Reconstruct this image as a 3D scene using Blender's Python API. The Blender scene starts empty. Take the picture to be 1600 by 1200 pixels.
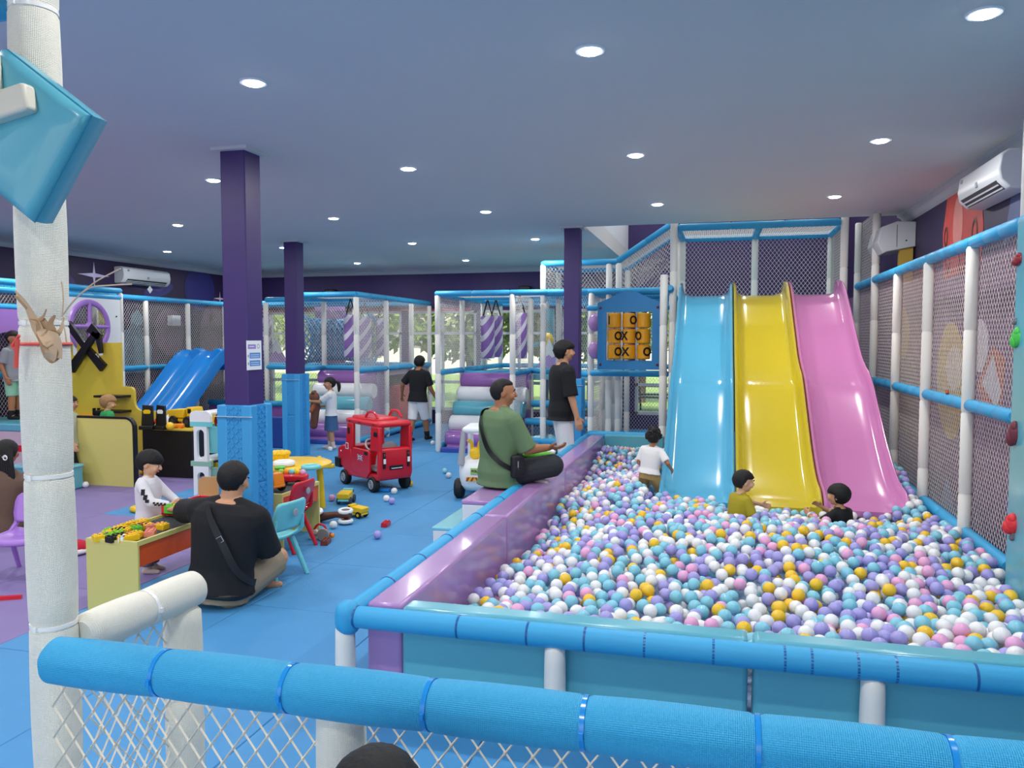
import bpy, bmesh, math, random
import numpy as np
from mathutils import Vector, Matrix, Euler, Quaternion, noise
random.seed(7); np.random.seed(7)
S = bpy.context.scene
COL = S.collection
PI = math.pi
R = math.radians

# ------------------------------------------------------------------ camera, world, exposure
CAMH = 1.75
YAW = math.atan(320/1220.0); PITCH = math.atan(69/1220.0)
cd = bpy.data.cameras.new('camera'); cam = bpy.data.objects.new('camera', cd); COL.objects.link(cam)
cam.location = (0, 0, CAMH); cam.rotation_euler = (PI/2 - PITCH, 0, YAW)
cd.sensor_width = 36; cd.lens = 36*1220/1600.0; cd.clip_start = .05; cd.clip_end = 200
S.camera = cam
w = bpy.data.worlds.new('sky'); S.world = w; w.use_nodes = True
nt = w.node_tree; bg = nt.nodes['Background']
sky = nt.nodes.new('ShaderNodeTexSky'); sky.sky_type = 'NISHITA'; sky.sun_disc = False
sky.sun_elevation = R(48); sky.sun_rotation = R(160); sky.air_density = 1.2; sky.dust_density = 2.0
nt.links.new(sky.outputs[0], bg.inputs[0]); bg.inputs[1].default_value = 0.45
sd = bpy.data.lights.new('sun', 'SUN'); sd.energy = 5.5; sd.angle = R(.6); sd.color = (1, .95, .85)
sun = bpy.data.objects.new('sun', sd); COL.objects.link(sun); sun.rotation_euler = (R(42), 0, R(-20)); sun.location = (0, 0, 12)
LAMP_W = 21.0
S.view_settings.view_transform = 'Standard'; S.view_settings.look = 'None'
S.view_settings.gamma = 1; S.view_settings.use_curve_mapping = False
S.view_settings.exposure = -0.22

# ------------------------------------------------------------------ materials
def lin(h):
    h = h.lstrip('#'); c = [int(h[i:i+2], 16)/255 for i in (0, 2, 4)]
    return tuple((v/12.92 if v <= .04045 else ((v+.055)/1.055)**2.4) for v in c) + (1,)
MATS = {}
def mat(name, col, rough=.5, coat=0, metal=0, emit=0, var=0, bump=None):
    if name in MATS: return MATS[name]
    m = bpy.data.materials.new(name); m.use_nodes = True; MATS[name] = m
    t = m.node_tree; b = t.nodes['Principled BSDF']; c = lin(col) if isinstance(col, str) else col
    b.inputs['Base Color'].default_value = c; b.inputs['Roughness'].default_value = rough
    b.inputs['Metallic'].default_value = metal; b.inputs['Coat Weight'].default_value = coat
    b.inputs['Coat Roughness'].default_value = .08
    if emit:
        b.inputs['Emission Color'].default_value = c; b.inputs['Emission Strength'].default_value = emit
    N = t.nodes.new; L = t.links.new
    tc = N('ShaderNodeTexCoord')
    if var:
        n = N('ShaderNodeTexNoise'); n.inputs['Scale'].default_value = 6; n.inputs['Detail'].default_value = 4
        L(tc.outputs['Object'], n.inputs['Vector'])
        mx = N('ShaderNodeMix'); mx.data_type = 'RGBA'
        mx.inputs[6].default_value = tuple(x*(1-var) for x in c[:3])+(1,); mx.inputs[7].default_value = tuple(min(1, x*(1+var)) for x in c[:3])+(1,)
        L(n.outputs['Fac'], mx.inputs[0]); L(mx.outputs[2], b.inputs['Base Color'])
    if bump:
        kind, scale, st = bump
        bp = N('ShaderNodeBump'); bp.inputs['Strength'].default_value = st; bp.inputs['Distance'].default_value = .009 if kind == 'treadwall' else .004
        if kind == 'noise':
            n = N('ShaderNodeTexNoise'); n.inputs['Scale'].default_value = scale; n.inputs['Detail'].default_value = 3
            L(tc.outputs['Object'], n.inputs['Vector']); L(n.outputs['Fac'], bp.inputs['Height'])
        elif kind == 'weave':
            sx = N('ShaderNodeSeparateXYZ'); L(tc.outputs['UV'], sx.inputs[0]); hs = []
            for k in (0, 1):
                mu = N('ShaderNodeMath'); mu.operation = 'MULTIPLY'; mu.inputs[1].default_value = scale; L(sx.outputs[k], mu.inputs[0])
                si = N('ShaderNodeMath'); si.operation = 'SINE'; L(mu.outputs[0], si.inputs[0]); hs.append(si)
            ad = N('ShaderNodeMath'); ad.operation = 'ADD'; L(hs[0].outputs[0], ad.inputs[0]); L(hs[1].outputs[0], ad.inputs[1])
            L(ad.outputs[0], bp.inputs['Height'])
        elif kind in ('tread', 'treadwall'):
            sx = N('ShaderNodeSeparateXYZ'); L(tc.outputs['Object'], sx.inputs[0])
            def ma(op, a, b_=None):
                q = N('ShaderNodeMath'); q.operation = op
                for i, v in enumerate((a, b_)):
                    if v is None: continue
                    if isinstance(v, (int, float)): q.inputs[i].default_value = v
                    else: L(v, q.inputs[i])
                return q.outputs[0]
            if kind == 'tread': a, b2 = sx.outputs[0], sx.outputs[1]
            else: a, b2 = ma('ADD', sx.outputs[0], sx.outputs[1]), sx.outputs[2]
            u = ma('MULTIPLY', ma('ADD', a, b2), scale); v = ma('MULTIPLY', ma('SUBTRACT', a, b2), scale)
            fu, fv = ma('FLOOR', u), ma('FLOOR', v)
            chk = ma('MODULO', ma('ABSOLUTE', ma('ADD', fu, fv)), 2)
            su = ma('SUBTRACT', ma('FRACT', u), .5); sv = ma('SUBTRACT', ma('FRACT', v), .5)
            au, av = ma('ABSOLUTE', su), ma('ABSOLUTE', sv)
            # bars alternate direction on a checkerboard
            b1 = ma('MULTIPLY', ma('LESS_THAN', au, .2), ma('LESS_THAN', av, .44))
            b3 = ma('MULTIPLY', ma('LESS_THAN', av, .2), ma('LESS_THAN', au, .44))
            hgt = ma('ADD', ma('MULTIPLY', b1, chk), ma('MULTIPLY', b3, ma('SUBTRACT', 1, chk)))
            L(hgt, bp.inputs['Height'])
        L(bp.outputs[0], b.inputs['Normal'])
    return m
def stripes(name, c1, c2, scale, ang, rough=.4):
    """diagonal printed stripes in object space (x+y, z)"""
    m = bpy.data.materials.new(name); m.use_nodes = True; t = m.node_tree; b = t.nodes['Principled BSDF']
    b.inputs['Roughness'].default_value = rough
    N = t.nodes.new; L = t.links.new
    tc = N('ShaderNodeTexCoord'); sx = N('ShaderNodeSeparateXYZ'); L(tc.outputs['Object'], sx.inputs[0])
    def ma(op, a, b_=None):
        q = N('ShaderNodeMath'); q.operation = op
        for i, v in enumerate((a, b_)):
            if v is None: continue
            if isinstance(v, (int, float)): q.inputs[i].default_value = v
            else: L(v, q.inputs[i])
        return q.outputs[0]
    s = ma('SUBTRACT', ma('MULTIPLY', sx.outputs[2], scale), ma('MULTIPLY', ma('ADD', sx.outputs[0], sx.outputs[1]), scale*ang))
    f = ma('GREATER_THAN', ma('FRACT', s), .62)
    mx = N('ShaderNodeMix'); mx.data_type = 'RGBA'; mx.inputs[6].default_value = lin(c1); mx.inputs[7].default_value = lin(c2)
    L(f, mx.inputs[0]); L(mx.outputs[2], b.inputs['Base Color'])
    return m

M_ceil = mat('ceiling_paint', '#D3D3D3', .9)
M_cornice = mat('cornice_plaster', '#B9BEC6', .8)
M_purple = mat('purple_paint', '#3A2568', .45, var=.12)
M_wall = mat('dark_purple_wall', '#33225C', .6, var=.15)
M_mural = mat('night_mural', '#2C1C46', .55, var=.35)
M_matb = mat('blue_foam_mat', '#458FC4', .62, var=.05, bump=('tread', 19, .55))
M_matp = mat('purple_foam_mat', '#8374A8', .62, var=.05, bump=('tread', 19, .35))
M_tread = mat('blue_tread_foam', '#2F90CE', .5)
M_bluepad = mat('blue_foam_guard', '#389BD8', .5)
M_blue = mat('blue_foam_sleeve', '#35A5D8', .5, bump=('noise', 160, .15))
M_bluew = mat('blue_woven_sleeve', '#33AADC', .55, bump=('weave', 1700, .4))
M_white = mat('white_foam_sleeve', '#EDEAE2', .5, bump=('noise', 160, .15))
M_whitew = mat('white_woven_sleeve', '#F4EFDF', .55, bump=('weave', 1700, .4))
M_net = mat('white_net_cord', '#EDE6DE', .7)
M_netc = mat('cream_net_cord', '#E6DCC8', .7)
M_teal = mat('teal_vinyl', '#5FB0C2', .28, coat=.3)
M_tealp = mat('pale_teal_vinyl', '#7FCAD8', .25, coat=.3)
M_lil = mat('lilac_vinyl', '#AE85BE', .25, coat=.4, var=.06)
M_lild = mat('purple_vinyl', '#9563AC', .25, coat=.4)
M_whv = mat('white_vinyl', '#E8E8EA', .28, coat=.3)
M_sblue = mat('blue_slide_plastic', '#58B0D4', .2, coat=.6)
M_syel = mat('yellow_slide_plastic', '#CFBA26', .2, coat=.6)
M_spink = mat('pink_slide_plastic', '#CE82B8', .2, coat=.6)
M_dblue = mat('deep_blue_plastic', '#2389DC', .25, coat=.4)
M_yelb = mat('yellow_board', '#D8C043', .45)
M_yelp = mat('pale_yellow_board', '#D6CC78', .45)
M_orange = mat('orange_board', '#E0592E', .4)
M_black = mat('black_board', '#0C0D12', .45)
M_blk = mat('black_plastic', '#0B0B0D', .4)
M_rub = mat('black_rubber', '#0E0E10', .6)
M_wpl = mat('white_plastic', '#EEF0F2', .35)
M_gpl = mat('grey_plastic', '#9CA1A8', .45)
M_dgrey = mat('dark_grey_plastic', '#34373D', .5)
M_red = mat('red_plastic', '#D3172A', .35, coat=.2)
M_yel = mat('yellow_plastic', '#F2C51B', .35)
M_orp = mat('orange_plastic', '#F08A1C', .35)
M_grn = mat('green_plastic', '#5DB82E', .35)
M_lime = mat('lime_plastic', '#8CCB2C', .35)
M_teap = mat('teal_plastic', '#78D2D6', .35)
M_sage = mat('sage_plastic', '#8DBBA6', .4)
M_lilp = mat('lilac_plastic', '#A679CE', .35)
M_brown = mat('brown_wood', '#5A2F22', .4)
M_tan = mat('pale_wood', '#C79A63', .5)
M_skin = mat('brown_skin', '#A8714F', .55)
M_skin2 = mat('tan_skin', '#C9936F', .55)
M_skin3 = mat('fair_skin', '#D9AA88', .55)
M_hair = mat('black_hair', '#080607', .7, bump=('noise', 90, .6))
M_blond = mat('light_brown_hair', '#A57F54', .7, bump=('noise', 90, .5))
M_eyew = mat('eye_white', '#EDEDEA', .3)
M_eyed = mat('eye_dark', '#160E0B', .2)
M_lip = mat('lip', '#9C5449', .5)
M_blackc = mat('black_cotton', '#101115', .85)
M_whitec = mat('white_cotton', '#E9E7E6', .85)
M_glass = None
def glass():
    m = bpy.data.materials.new('window_glass'); m.use_nodes = True; t = m.node_tree
    t.nodes.remove(t.nodes['Principled BSDF']); o = t.nodes['Material Output']
    a = t.nodes.new('ShaderNodeBsdfTransparent'); g = t.nodes.new('ShaderNodeBsdfGlossy'); g.inputs['Roughness'].default_value = .02
    x = t.nodes.new('ShaderNodeMixShader'); x.inputs[0].default_value = .07
    t.links.new(a.outputs[0], x.inputs[1]); t.links.new(g.outputs[0], x.inputs[2]); t.links.new(x.outputs[0], o.inputs[0])
    return m
M_glass = glass()

# ------------------------------------------------------------------ mesh builder
def V(*a): return Vector(a)
def catmull(P, n):
    P = [Vector(p) for p in P]; out = []
    for i in range(len(P)-1):
        p0, p1, p2, p3 = P[max(i-1, 0)], P[i], P[i+1], P[min(i+2, len(P)-1)]
        for k in range(n):
            t = k/n
            out.append(.5*((2*p1)+(p2-p0)*t+(2*p0-5*p1+4*p2-p3)*t*t+(3*p1-p0-3*p2+p3)*t**3))
    out.append(P[-1]); return out
def root_matrix(o):
    while o.parent: o = o.parent
    return Matrix.LocRotScale(o.location, o.rotation_euler, None)
class MB:
    def __init__(s, uv=False): s.v = []; s.f = []; s.uv = [] if uv else None; s.mi = []; s.cur = 0
    def add(s, vs, fs, uvs=None):
        o = len(s.v); s.v += [tuple(v) for v in vs]; s.f += [tuple(i+o for i in f) for f in fs]; s.mi += [s.cur]*len(fs)
        if s.uv is not None: s.uv += uvs if uvs else [(0, 0)]*len(vs)
        return s
    def box(s, x0, x1, y0, y1, z0, z1):
        return s.add([(x, y, z) for z in (z0, z1) for y in (y0, y1) for x in (x0, x1)],
                     [(0, 2, 3, 1), (4, 5, 7, 6), (0, 1, 5, 4), (1, 3, 7, 5), (3, 2, 6, 7), (2, 0, 4, 6)])
    def obox(s, c, sx, sy, sz, rot=(0, 0, 0)):
        m = Euler(rot).to_matrix(); c = Vector(c)
        vs = [c+m@Vector((x*sx/2, y*sy/2, z*sz/2)) for z in (-1, 1) for y in (-1, 1) for x in (-1, 1)]
        return s.add(vs, [(0, 2, 3, 1), (4, 5, 7, 6), (0, 1, 5, 4), (1, 3, 7, 5), (3, 2, 6, 7), (2, 0, 4, 6)])
    def tube(s, path, r, n=10, caps=True, flat=1.0, up=None):
        path = [Vector(p) for p in path]; m = len(path); rs = r if isinstance(r, (list, tuple)) else [r]*m
        vs, fs, uvs = [], [], []; px = None; dist = 0
        nn = n+1 if s.uv is not None else n
        for i, p in enumerate(path):
            d = (path[min(i+1, m-1)]-path[max(i-1, 0)])
            if d.length < 1e-9: d = V(0, 0, 1)
            d.normalize()
            if px is None:
                a = Vector(up) if up is not None else (V(0, 0, 1) if abs(d.z) < .9 else V(0, 1, 0)); px = (a-d*a.dot(d)).normalized()
            else:
                px = px-d*px.dot(d); px = px.normalized() if px.length > 1e-6 else d.orthogonal().normalized()
            py = d.cross(px)
            if i: dist += (p-path[i-1]).length
            for k in range(nn):
                a = 2*PI*k/n
                vs.append(p+px*math.cos(a)*rs[i]*flat+py*math.sin(a)*rs[i]); uvs.append((a*max(max(rs), 1e-4), dist))
        for i in range(m-1):
            for k in range(n):
                k2 = (k+1) if s.uv is not None else (k+1) % n
                fs.append((i*nn+k, i*nn+k2, (i+1)*nn+k2, (i+1)*nn+k))
        if caps:
            fs.append(tuple(reversed(range(n)))); fs.append(tuple((m-1)*nn+k for k in range(n)))
        return s.add(vs, fs, uvs)
    def cyl(s, p, q, r, n=14, r2=None): return s.tube([p, q], [r, r if r2 is None else r2], n)
    def capsule(s, p, q, r1, r2, n=12):
        p, q = Vector(p), Vector(q); d = q-p
        if d.length < 1e-6: return s.ball(p, r1, n)
        d.normalize(); ps, rs = [], []
        for k in range(4): a = PI/2*k/4; ps.append(p-d*r1*math.cos(a)); rs.append(max(r1*math.sin(a), 1e-4))
        ps += [p, q]; rs += [r1, r2]
        for k in range(1, 5): a = PI/2*k/4; ps.append(q+d*r2*math.sin(a)); rs.append(max(r2*math.cos(a), 1e-4))
        return s.tube(ps, rs, n)
    def ball(s, c, r, n=12, rot=None):
        rx, ry, rz = (r, r, r) if isinstance(r, (int, float)) else r
        c = Vector(c); m = max(n//2, 4); vs = [V(0, 0, rz)]; fs = []
        for i in range(1, m):
            a = PI*i/m
            for k in range(n): b = 2*PI*k/n; vs.append(V(rx*math.sin(a)*math.cos(b), ry*math.sin(a)*math.sin(b), rz*math.cos(a)))
        vs.append(V(0, 0, -rz)); e = len(vs)-1
        for k in range(n):
            fs.append((0, 1+k, 1+(k+1) % n)); fs.append((e, 1+(m-2)*n+(k+1) % n, 1+(m-2)*n+k))
        for i in range(m-2):
            for k in range(n): fs.append((1+i*n+k, 1+(i+1)*n+k, 1+(i+1)*n+(k+1) % n, 1+i*n+(k+1) % n))
        if rot is not None: vs = [rot@v for v in vs]
        return s.add([c+v for v in vs], fs)
    def torus(s, c, Rr, r, axis='z', n=24, m=10, sx=1, sy=1, squash=1):
        vs, fs = [], []; c = Vector(c)
        for i in range(n):
            a = 2*PI*i/n
            for k in range(m):
                b = 2*PI*k/m; rr = Rr+r*math.cos(b); p = (rr*math.cos(a)*sx, rr*math.sin(a)*sy, r*math.sin(b)*squash)
                p = {'z': p, 'x': (p[2], p[0], p[1]), 'y': (p[0], p[2], p[1])}[axis]; vs.append(c+Vector(p))
        for i in range(n):
            for k in range(m): fs.append((i*m+k, ((i+1) % n)*m+k, ((i+1) % n)*m+(k+1) % m, i*m+(k+1) % m))
        return s.add(vs, fs)
    def lathe(s, prof, c=(0, 0, 0), n=20, axis='z'):
        vs, fs = [], []; c = Vector(c); m = len(prof)
        for r, z in prof:
            for k in range(n):
                a = 2*PI*k/n; p = (max(r, 1e-4)*math.cos(a), max(r, 1e-4)*math.sin(a), z)
                p = {'z': p, 'x': (p[2], p[0], p[1]), 'y': (p[0], p[2], p[1])}[axis]; vs.append(c+Vector(p))
        for i in range(m-1):
            for k in range(n): fs.append((i*n+k, i*n+(k+1) % n, (i+1)*n+(k+1) % n, (i+1)*n+k))
        fs.append(tuple(reversed(range(n)))); fs.append(tuple((m-1)*n+k for k in range(n)))
        return s.add(vs, fs)
    def prism(s, poly, f0, f1):
        """poly: 2D points; f0,f1 map (a,b) to 3D for the two faces"""
        n = len(poly); vs = [f0(*p) for p in poly]+[f1(*p) for p in poly]
        return s.add(vs, [tuple(reversed(range(n))), tuple(range(n, 2*n))]+[(i, (i+1) % n, n+(i+1) % n, n+i) for i in range(n)])
    def loft(s, rings, caps=True):
        n = len(rings[0]); vs = [p for r in rings for p in r]; fs = []
        for i in range(len(rings)-1):
            for k in range(n): fs.append((i*n+k, i*n+(k+1) % n, (i+1)*n+(k+1) % n, (i+1)*n+k))
        if caps: fs += [tuple(reversed(range(n))), tuple((len(rings)-1)*n+k for k in range(n))]
        return s.add(vs, fs)
    def build(s, name, m, parent=None, smooth=True, bevel=0, seg=2, world=False, ang=40, kind=None, solid=0):
        me = bpy.data.meshes.new(name); vs = s.v
        o = bpy.data.objects.new(name, me); COL.objects.link(o)
        if parent is not None:
            o.parent = parent
            if world:
                im = root_matrix(parent).inverted(); vs = [tuple(im@Vector(v)) for v in vs]
        me.from_pydata(vs, [], s.f)
        for x in (m if isinstance(m, (list, tuple)) else [m]): me.materials.append(x)
        if any(s.mi): me.polygons.foreach_set('material_index', s.mi)
        if s.uv is not None:
            ul = me.uv_layers.new(name='uv'); li = np.zeros(len(me.loops), dtype=np.int32); me.loops.foreach_get('vertex_index', li)
            ul.data.foreach_set('uv', np.array(s.uv, dtype=np.float32)[li].ravel())
        if smooth:
            me.polygons.foreach_set('use_smooth', [True]*len(me.polygons)); me.set_sharp_from_angle(angle=R(ang))
        if solid:
            md = o.modifiers.new('thickness', 'SOLIDIFY'); md.thickness = solid; md.offset = 0
        if bevel:
            md = o.modifiers.new('bevel', 'BEVEL'); md.width = bevel; md.segments = seg; md.limit_method = 'ANGLE'; md.angle_limit = R(35)
            md.harden_normals = False
        if kind: o['kind'] = kind
        return o
def tag(o, label, cat, group=None, kind=None):
    if label: o['label'] = label
    if cat: o['category'] = cat
    if group: o['group'] = group
    if kind: o['kind'] = kind
    return o
def thing(name, label, cat, loc=(0, 0, 0), rz=0, group=None):
    o = bpy.data.objects.new(name, None); COL.objects.link(o); o.empty_display_size = .1
    o.location = loc; o.rotation_euler = (0, 0, rz); return tag(o, label, cat, group)
def single(mb, name, m, label, cat, group=None, **k):
    """a thing that is one mesh: origin moved to its base"""
    a = np.array(mb.v); c = ((a[:, 0].min()+a[:, 0].max())/2, (a[:, 1].min()+a[:, 1].max())/2, a[:, 2].min())
    mb.v = [tuple(x) for x in (a-np.array(c))]
    o = mb.build(name, m, **k); o.location = c; return tag(o, label, cat, group)
def dup(root, loc, rz, label=None, group=None):
    def cp(o, par):
        c = o.copy(); COL.objects.link(c)
        if par: c.parent = par
        for ch in [x for x in o.children]: cp(ch, c)
        return c
    r = cp(root, None); r.location = loc; r.rotation_euler = (0, 0, rz)
    if label: r['label'] = label
    if group: r['group'] = group
    return r
def struct(mb, name, m, parent=None, **k):
    o = mb.build(name, m, parent, **k); o['kind'] = 'structure'; return o
def text(body, name, size, m, parent, loc, rot, depth=.002, align='CENTER'):
    c = bpy.data.curves.new(name, 'FONT'); c.body = body; c.size = size; c.extrude = depth; c.offset = size*.03; c.align_x = align; c.align_y = 'CENTER'
    o = bpy.data.objects.new(name, c); COL.objects.link(o); c.materials.append(m); o.parent = parent; o.location = loc; o.rotation_euler = rot
    bpy.context.view_layer.update(); me = bpy.data.meshes.new_from_object(o.evaluated_get(bpy.context.evaluated_depsgraph_get())); me.materials.clear(); me.materials.append(m)
    o2 = bpy.data.objects.new(name, me); COL.objects.link(o2); o2.parent = parent; o2.location = loc; o2.rotation_euler = rot
    bpy.data.objects.remove(o); o2.name = name
    return o2

# foam sleeve: white or blue padded pole with grooves at its seams
def sleeve(mb, p, q, r=.046, n=12, pitch=.6, groove=.006, end=.012):
    p, q = Vector(p), Vector(q); L = (q-p).length; d = (q-p)/L; k = max(1, round(L/pitch))
    ts = [(0, r-end), (min(.02, L*.2), r)]
    for i in range(1, k):
        t = L*i/k; ts += [(t-.014, r), (t-.003, r-groove), (t+.003, r-groove), (t+.014, r)]
    ts += [(L-min(.02, L*.2), r), (L, r-end)]
    if n > 20:   # near sleeves get a faint uneven bulge between ties
        out = []
        for a, b in zip(ts, ts[1:]):
            out.append(a)
            if b[0]-a[0] > .1:
                for u in (.15, .35, .65, .85): out.append((a[0]+(b[0]-a[0])*u, r+.0025*math.sin(u*PI)))
        ts = out+[ts[-1]]
    return mb.tube([p+d*t for t, _ in ts], [x for _, x in ts], n)
def net(mb, O, U, Vv, pu=.055, pv=.072, r=.0017):
    O, U, Vv = Vector(O), Vector(U), Vector(Vv); lu, lv = U.length, Vv.length; u, v = U/lu, Vv/lv
    nrm = u.cross(v).normalized(); sl = pv/pu
    for sgn in (1, -1):
        k0 = int(math.floor(-lv/sl/pu))-1 if sgn > 0 else 0
        k1 = int(math.ceil(lu/pu)) if sgn > 0 else int(math.ceil((lu+lv/sl)/pu))+1
        for k in range(k0, k1+1):
            a = (k+.5)*pu
            # u(t)=a+sgn*t/sl, v=t
            t0, t1 = 0.0, lv
            if sgn > 0: t0 = max(t0, -a*sl); t1 = min(t1, (lu-a)*sl)
            else: t0 = max(t0, (a-lu)*sl); t1 = min(t1, a*sl)
            if t1-t0 < .004: continue
            p = O+u*(a+sgn*t0/sl)+v*t0; q = O+u*(a+sgn*t1/sl)+v*t1
            d = (q-p).normalized(); s1 = nrm*r; s2 = nrm.cross(d)*r
            off = nrm*(r*.6*sgn)
            c3 = [s1, -s1*.5+s2*.87, -s1*.5-s2*.87]
            mb.add([p+off+c for c in c3]+[q+off+c for c in c3], [(0, 1, 4, 3), (1, 2, 5, 4), (2, 0, 3, 5)])
    return mb
class Frame:
    """a padded play frame: each post, rail and net is a part"""
    def __init__(s, name, label, loc, group=None, cat='play frame'):
        s.t = thing(name, label, cat, loc, 0, group)
    def post(s, x, y, z0, z1, r=.046, m=None, n=12, x2=None, y2=None):
        mb = MB(); sleeve(mb, (x, y, z0), (x if x2 is None else x2, y if y2 is None else y2, z1), r, n); return mb.build('post', m or M_white, s.t, world=True)
    def rail(s, p, q, r=.046, m=None, n=12, pitch=.6):
        mb = MB(); sleeve(mb, p, q, r, n, pitch); return mb.build('rail', m or M_blue, s.t, world=True)
    def net(s, O, U, Vv, r=.0023, m=None, **k):
        mb = MB(); net(mb, O, U, Vv, r=r, **k); return mb.build('net', m or M_net, s.t, world=True, smooth=False, kind='stuff')

# ------------------------------------------------------------------ the room
CH = 3.23; XL, XR, YB, YF = -10.2, 2.15, 15.4, -2.6; VX, VY, VH = -1.7, 10.25, 5.4
struct(MB().box(XL-.2, XR+.2, YF-.2, YB+.2, -.2, -.025), 'floor', mat('concrete_slab', '#6F7480', .8))
FLOOR = bpy.data.objects['floor']
tb = MB().box(-.4985, .4985, -.4985, .4985, 0, .024)
tile0 = {}
for k, m in (('b', M_matb), ('p', M_matp)):
    tile0[k] = tb.build('mat_tile_seed', m, None, bevel=.004, seg=1)
first = {'b': True, 'p': True}
ix = [-3.97+.5+i for i in range(-7, 7)]; iy = [.5-3+.47+i for i in range(0, 18)]
for x in ix:
    for y in iy:
        x0, x1, y0, y1 = max(x-.5, XL), min(x+.5, XR), max(y-.5, YF), min(y+.5, YB)
        if x1-x0 < .05 or y1-y0 < .05: continue
        pur = (x < -3.97 and y < 6.47) or (x < -5.97 and y < 9.47)
        k = 'p' if pur else 'b'
        if x1-x0 > .995 and y1-y0 > .995:
            o = tile0[k] if first[k] else tile0[k].copy()
            if first[k]: first[k] = False
            else: COL.objects.link(o)
            o.name = 'mat_tile'
            o.parent = FLOOR; o.location = (x, y, -.024)
        else:
            MB().box(x0+.0015, x1-.0015, y0+.0015, y1-.0015, -.024, 0).build('mat_tile', M_matp if pur else M_matb, FLOOR)
# ceiling with the opening over the slides
c = MB(); c.box(XL-.2, XR+.2, YF-.2, VY, CH, CH+.25); c.box(XL-.2, VX, VY, YB+.2, CH, CH+.25)
c.box(VX-.2, XR+.2, VY-.2, YB+.2, VH, VH+.2)
struct(c, 'ceiling', M_ceil, smooth=False)
b = MB(); b.box(VX-.12, VX, VY, YB, CH+.25, VH); b.box(VX, XR, VY-.12, VY, CH+.25, VH)
struct(b, 'wall_bulkhead', mat('white_wall_paint', '#DDE2E8', .8), smooth=False)
lw = struct(MB().box(XL-.2, XL, YF, YB, 0, CH), 'wall_left', M_mural, smooth=False)
rw = struct(MB().box(XR, XR+.2, YF, YB, 0, VH), 'wall_right', M_mural, smooth=False)
fwl = MB(); fwl.box(XL-.2, XR+.2, YF-.2, YF, 2.75, CH); fwl.box(XL-.2, XR+.2, YF-.2, YF, 0, .3)
for x0, x1 in ((XL-.2, -8.2), (-6.3, -6.0), (-4.1, -3.8), (-1.9, -1.6), (.3, .6), (1.9, XR+.2)): fwl.box(x0, x1, YF-.2, YF, .3, 2.75)
struct(fwl, 'wall_front', mat('pale_wall_paint', '#D9D6DE', .8), smooth=False)
struct(MB().box(-40, 25, -60, YF-.2, -.3, -.12), 'ground_front', mat('pale_paving', '#B9B4AA', .9), smooth=False)
# back wall with window openings
ZW0, ZW1 = .28, 2.36
wins = [(-9.6, -8.1), (-7.95, -6.45), (-6.3, -4.8), (-4.65, -3.15), (-3.0, -1.95), (-1.55, -.2)]
bw = MB(); bw.box(XL-.2, XR+.2, YB, YB+.2, ZW1, VH); bw.box(XL-.2, XR+.2, YB, YB+.2, 0, ZW0)
xs = [XL-.2]+[v for p in wins for v in p]+[XR+.2]
for i in range(0, len(xs), 2): bw.box(xs[i], xs[i+1], YB, YB+.2, ZW0, ZW1)
struct(bw, 'wall_back', M_wall, smooth=False)
M_frame = mat('window_frame_white', '#C9CED2', .5)
for i, (a, b_) in enumerate(wins):
    f = MB(); y0, y1 = YB+.02, YB+.09
    for (x0, x1, z0, z1) in ((a, b_, ZW0, ZW0+.06), (a, b_, ZW1-.06, ZW1), (a, a+.06, ZW0, ZW1), (b_-.06, b_, ZW0, ZW1), (a, b_, .84, .9), ((a+b_)/2-.025, (a+b_)/2+.025, ZW0, ZW1), (a, b_, 1.86, 1.91)):
        f.box(x0, x1, y0, y1, z0, z1)
    fo = struct(f, 'window_%d' % (i+1), M_frame, smooth=False)
    mid = (a+b_)/2
    for (x0, x1) in ((a+.05, mid-.02), (mid+.02, b_-.05)):
        for (z0, z1) in ((ZW0+.05, .85), (.89, 1.87), (1.9, ZW1-.05)):
            MB().box(x0, x1, YB+.052, YB+.058, z0, z1).build('pane', M_glass, fo, smooth=False)
# cornices
def cornice(name, p0, p1, axis, side):
    mb = MB(); prof = [(0, 0), (.1, 0), (.1, -.025), (.06, -.05), (.03, -.09), (0, -.11)]
    if axis == 'y': mb.prism(prof, lambda a, b2: (p0+side*a, p1[0], CH+b2), lambda a, b2: (p0+side*a, p1[1], CH+b2))
    else: mb.prism(prof, lambda a, b2: (p1[0], p0+side*a, CH+b2), lambda a, b2: (p1[1], p0+side*a, CH+b2))
    return struct(mb, name, M_cornice, smooth=False)
cornice('trim_1', XL, (YF, YB), 'y', 1); cornice('trim_2', XR, (YF, VY), 'y', -1); cornice('trim_3', YB, (XL, VX), 'x', -1)
# murals (flat paint on the walls)
def decal(pts, wallx, side, name, m, parent, off=.004):
    MB().prism(pts, lambda y, z: (wallx, y, z), lambda y, z: (wallx+side*off, y, z)).build(name, m, parent, smooth=False)
def ell(cy, cz, ry, rz, n=28, rot=0):
    return [(cy+ry*math.cos(2*PI*i/n)*math.cos(rot)-rz*math.sin(2*PI*i/n)*math.sin(rot), cz+ry*math.cos(2*PI*i/n)*math.sin(rot)+rz*math.sin(2*PI*i/n)*math.cos(rot)) for i in range(n)]
mp = lambda n, c: mat(n, c, .55, var=.18)
decal(ell(13.84, 2.78, .48, .42), XL, 1, 'painted_planet', mp('paint_navy', '#2A2A72'), lw)
decal(ell(12.62, 2.68, .42, .12, rot=.25), XL, 1, 'painted_saucer', mp('paint_indigo', '#3A3A86'), lw)
decal(ell(12.62, 2.76, .2, .1, rot=.2), XL, 1, 'painted_dome', mp('paint_violet', '#56408E'), lw, .006)
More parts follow.
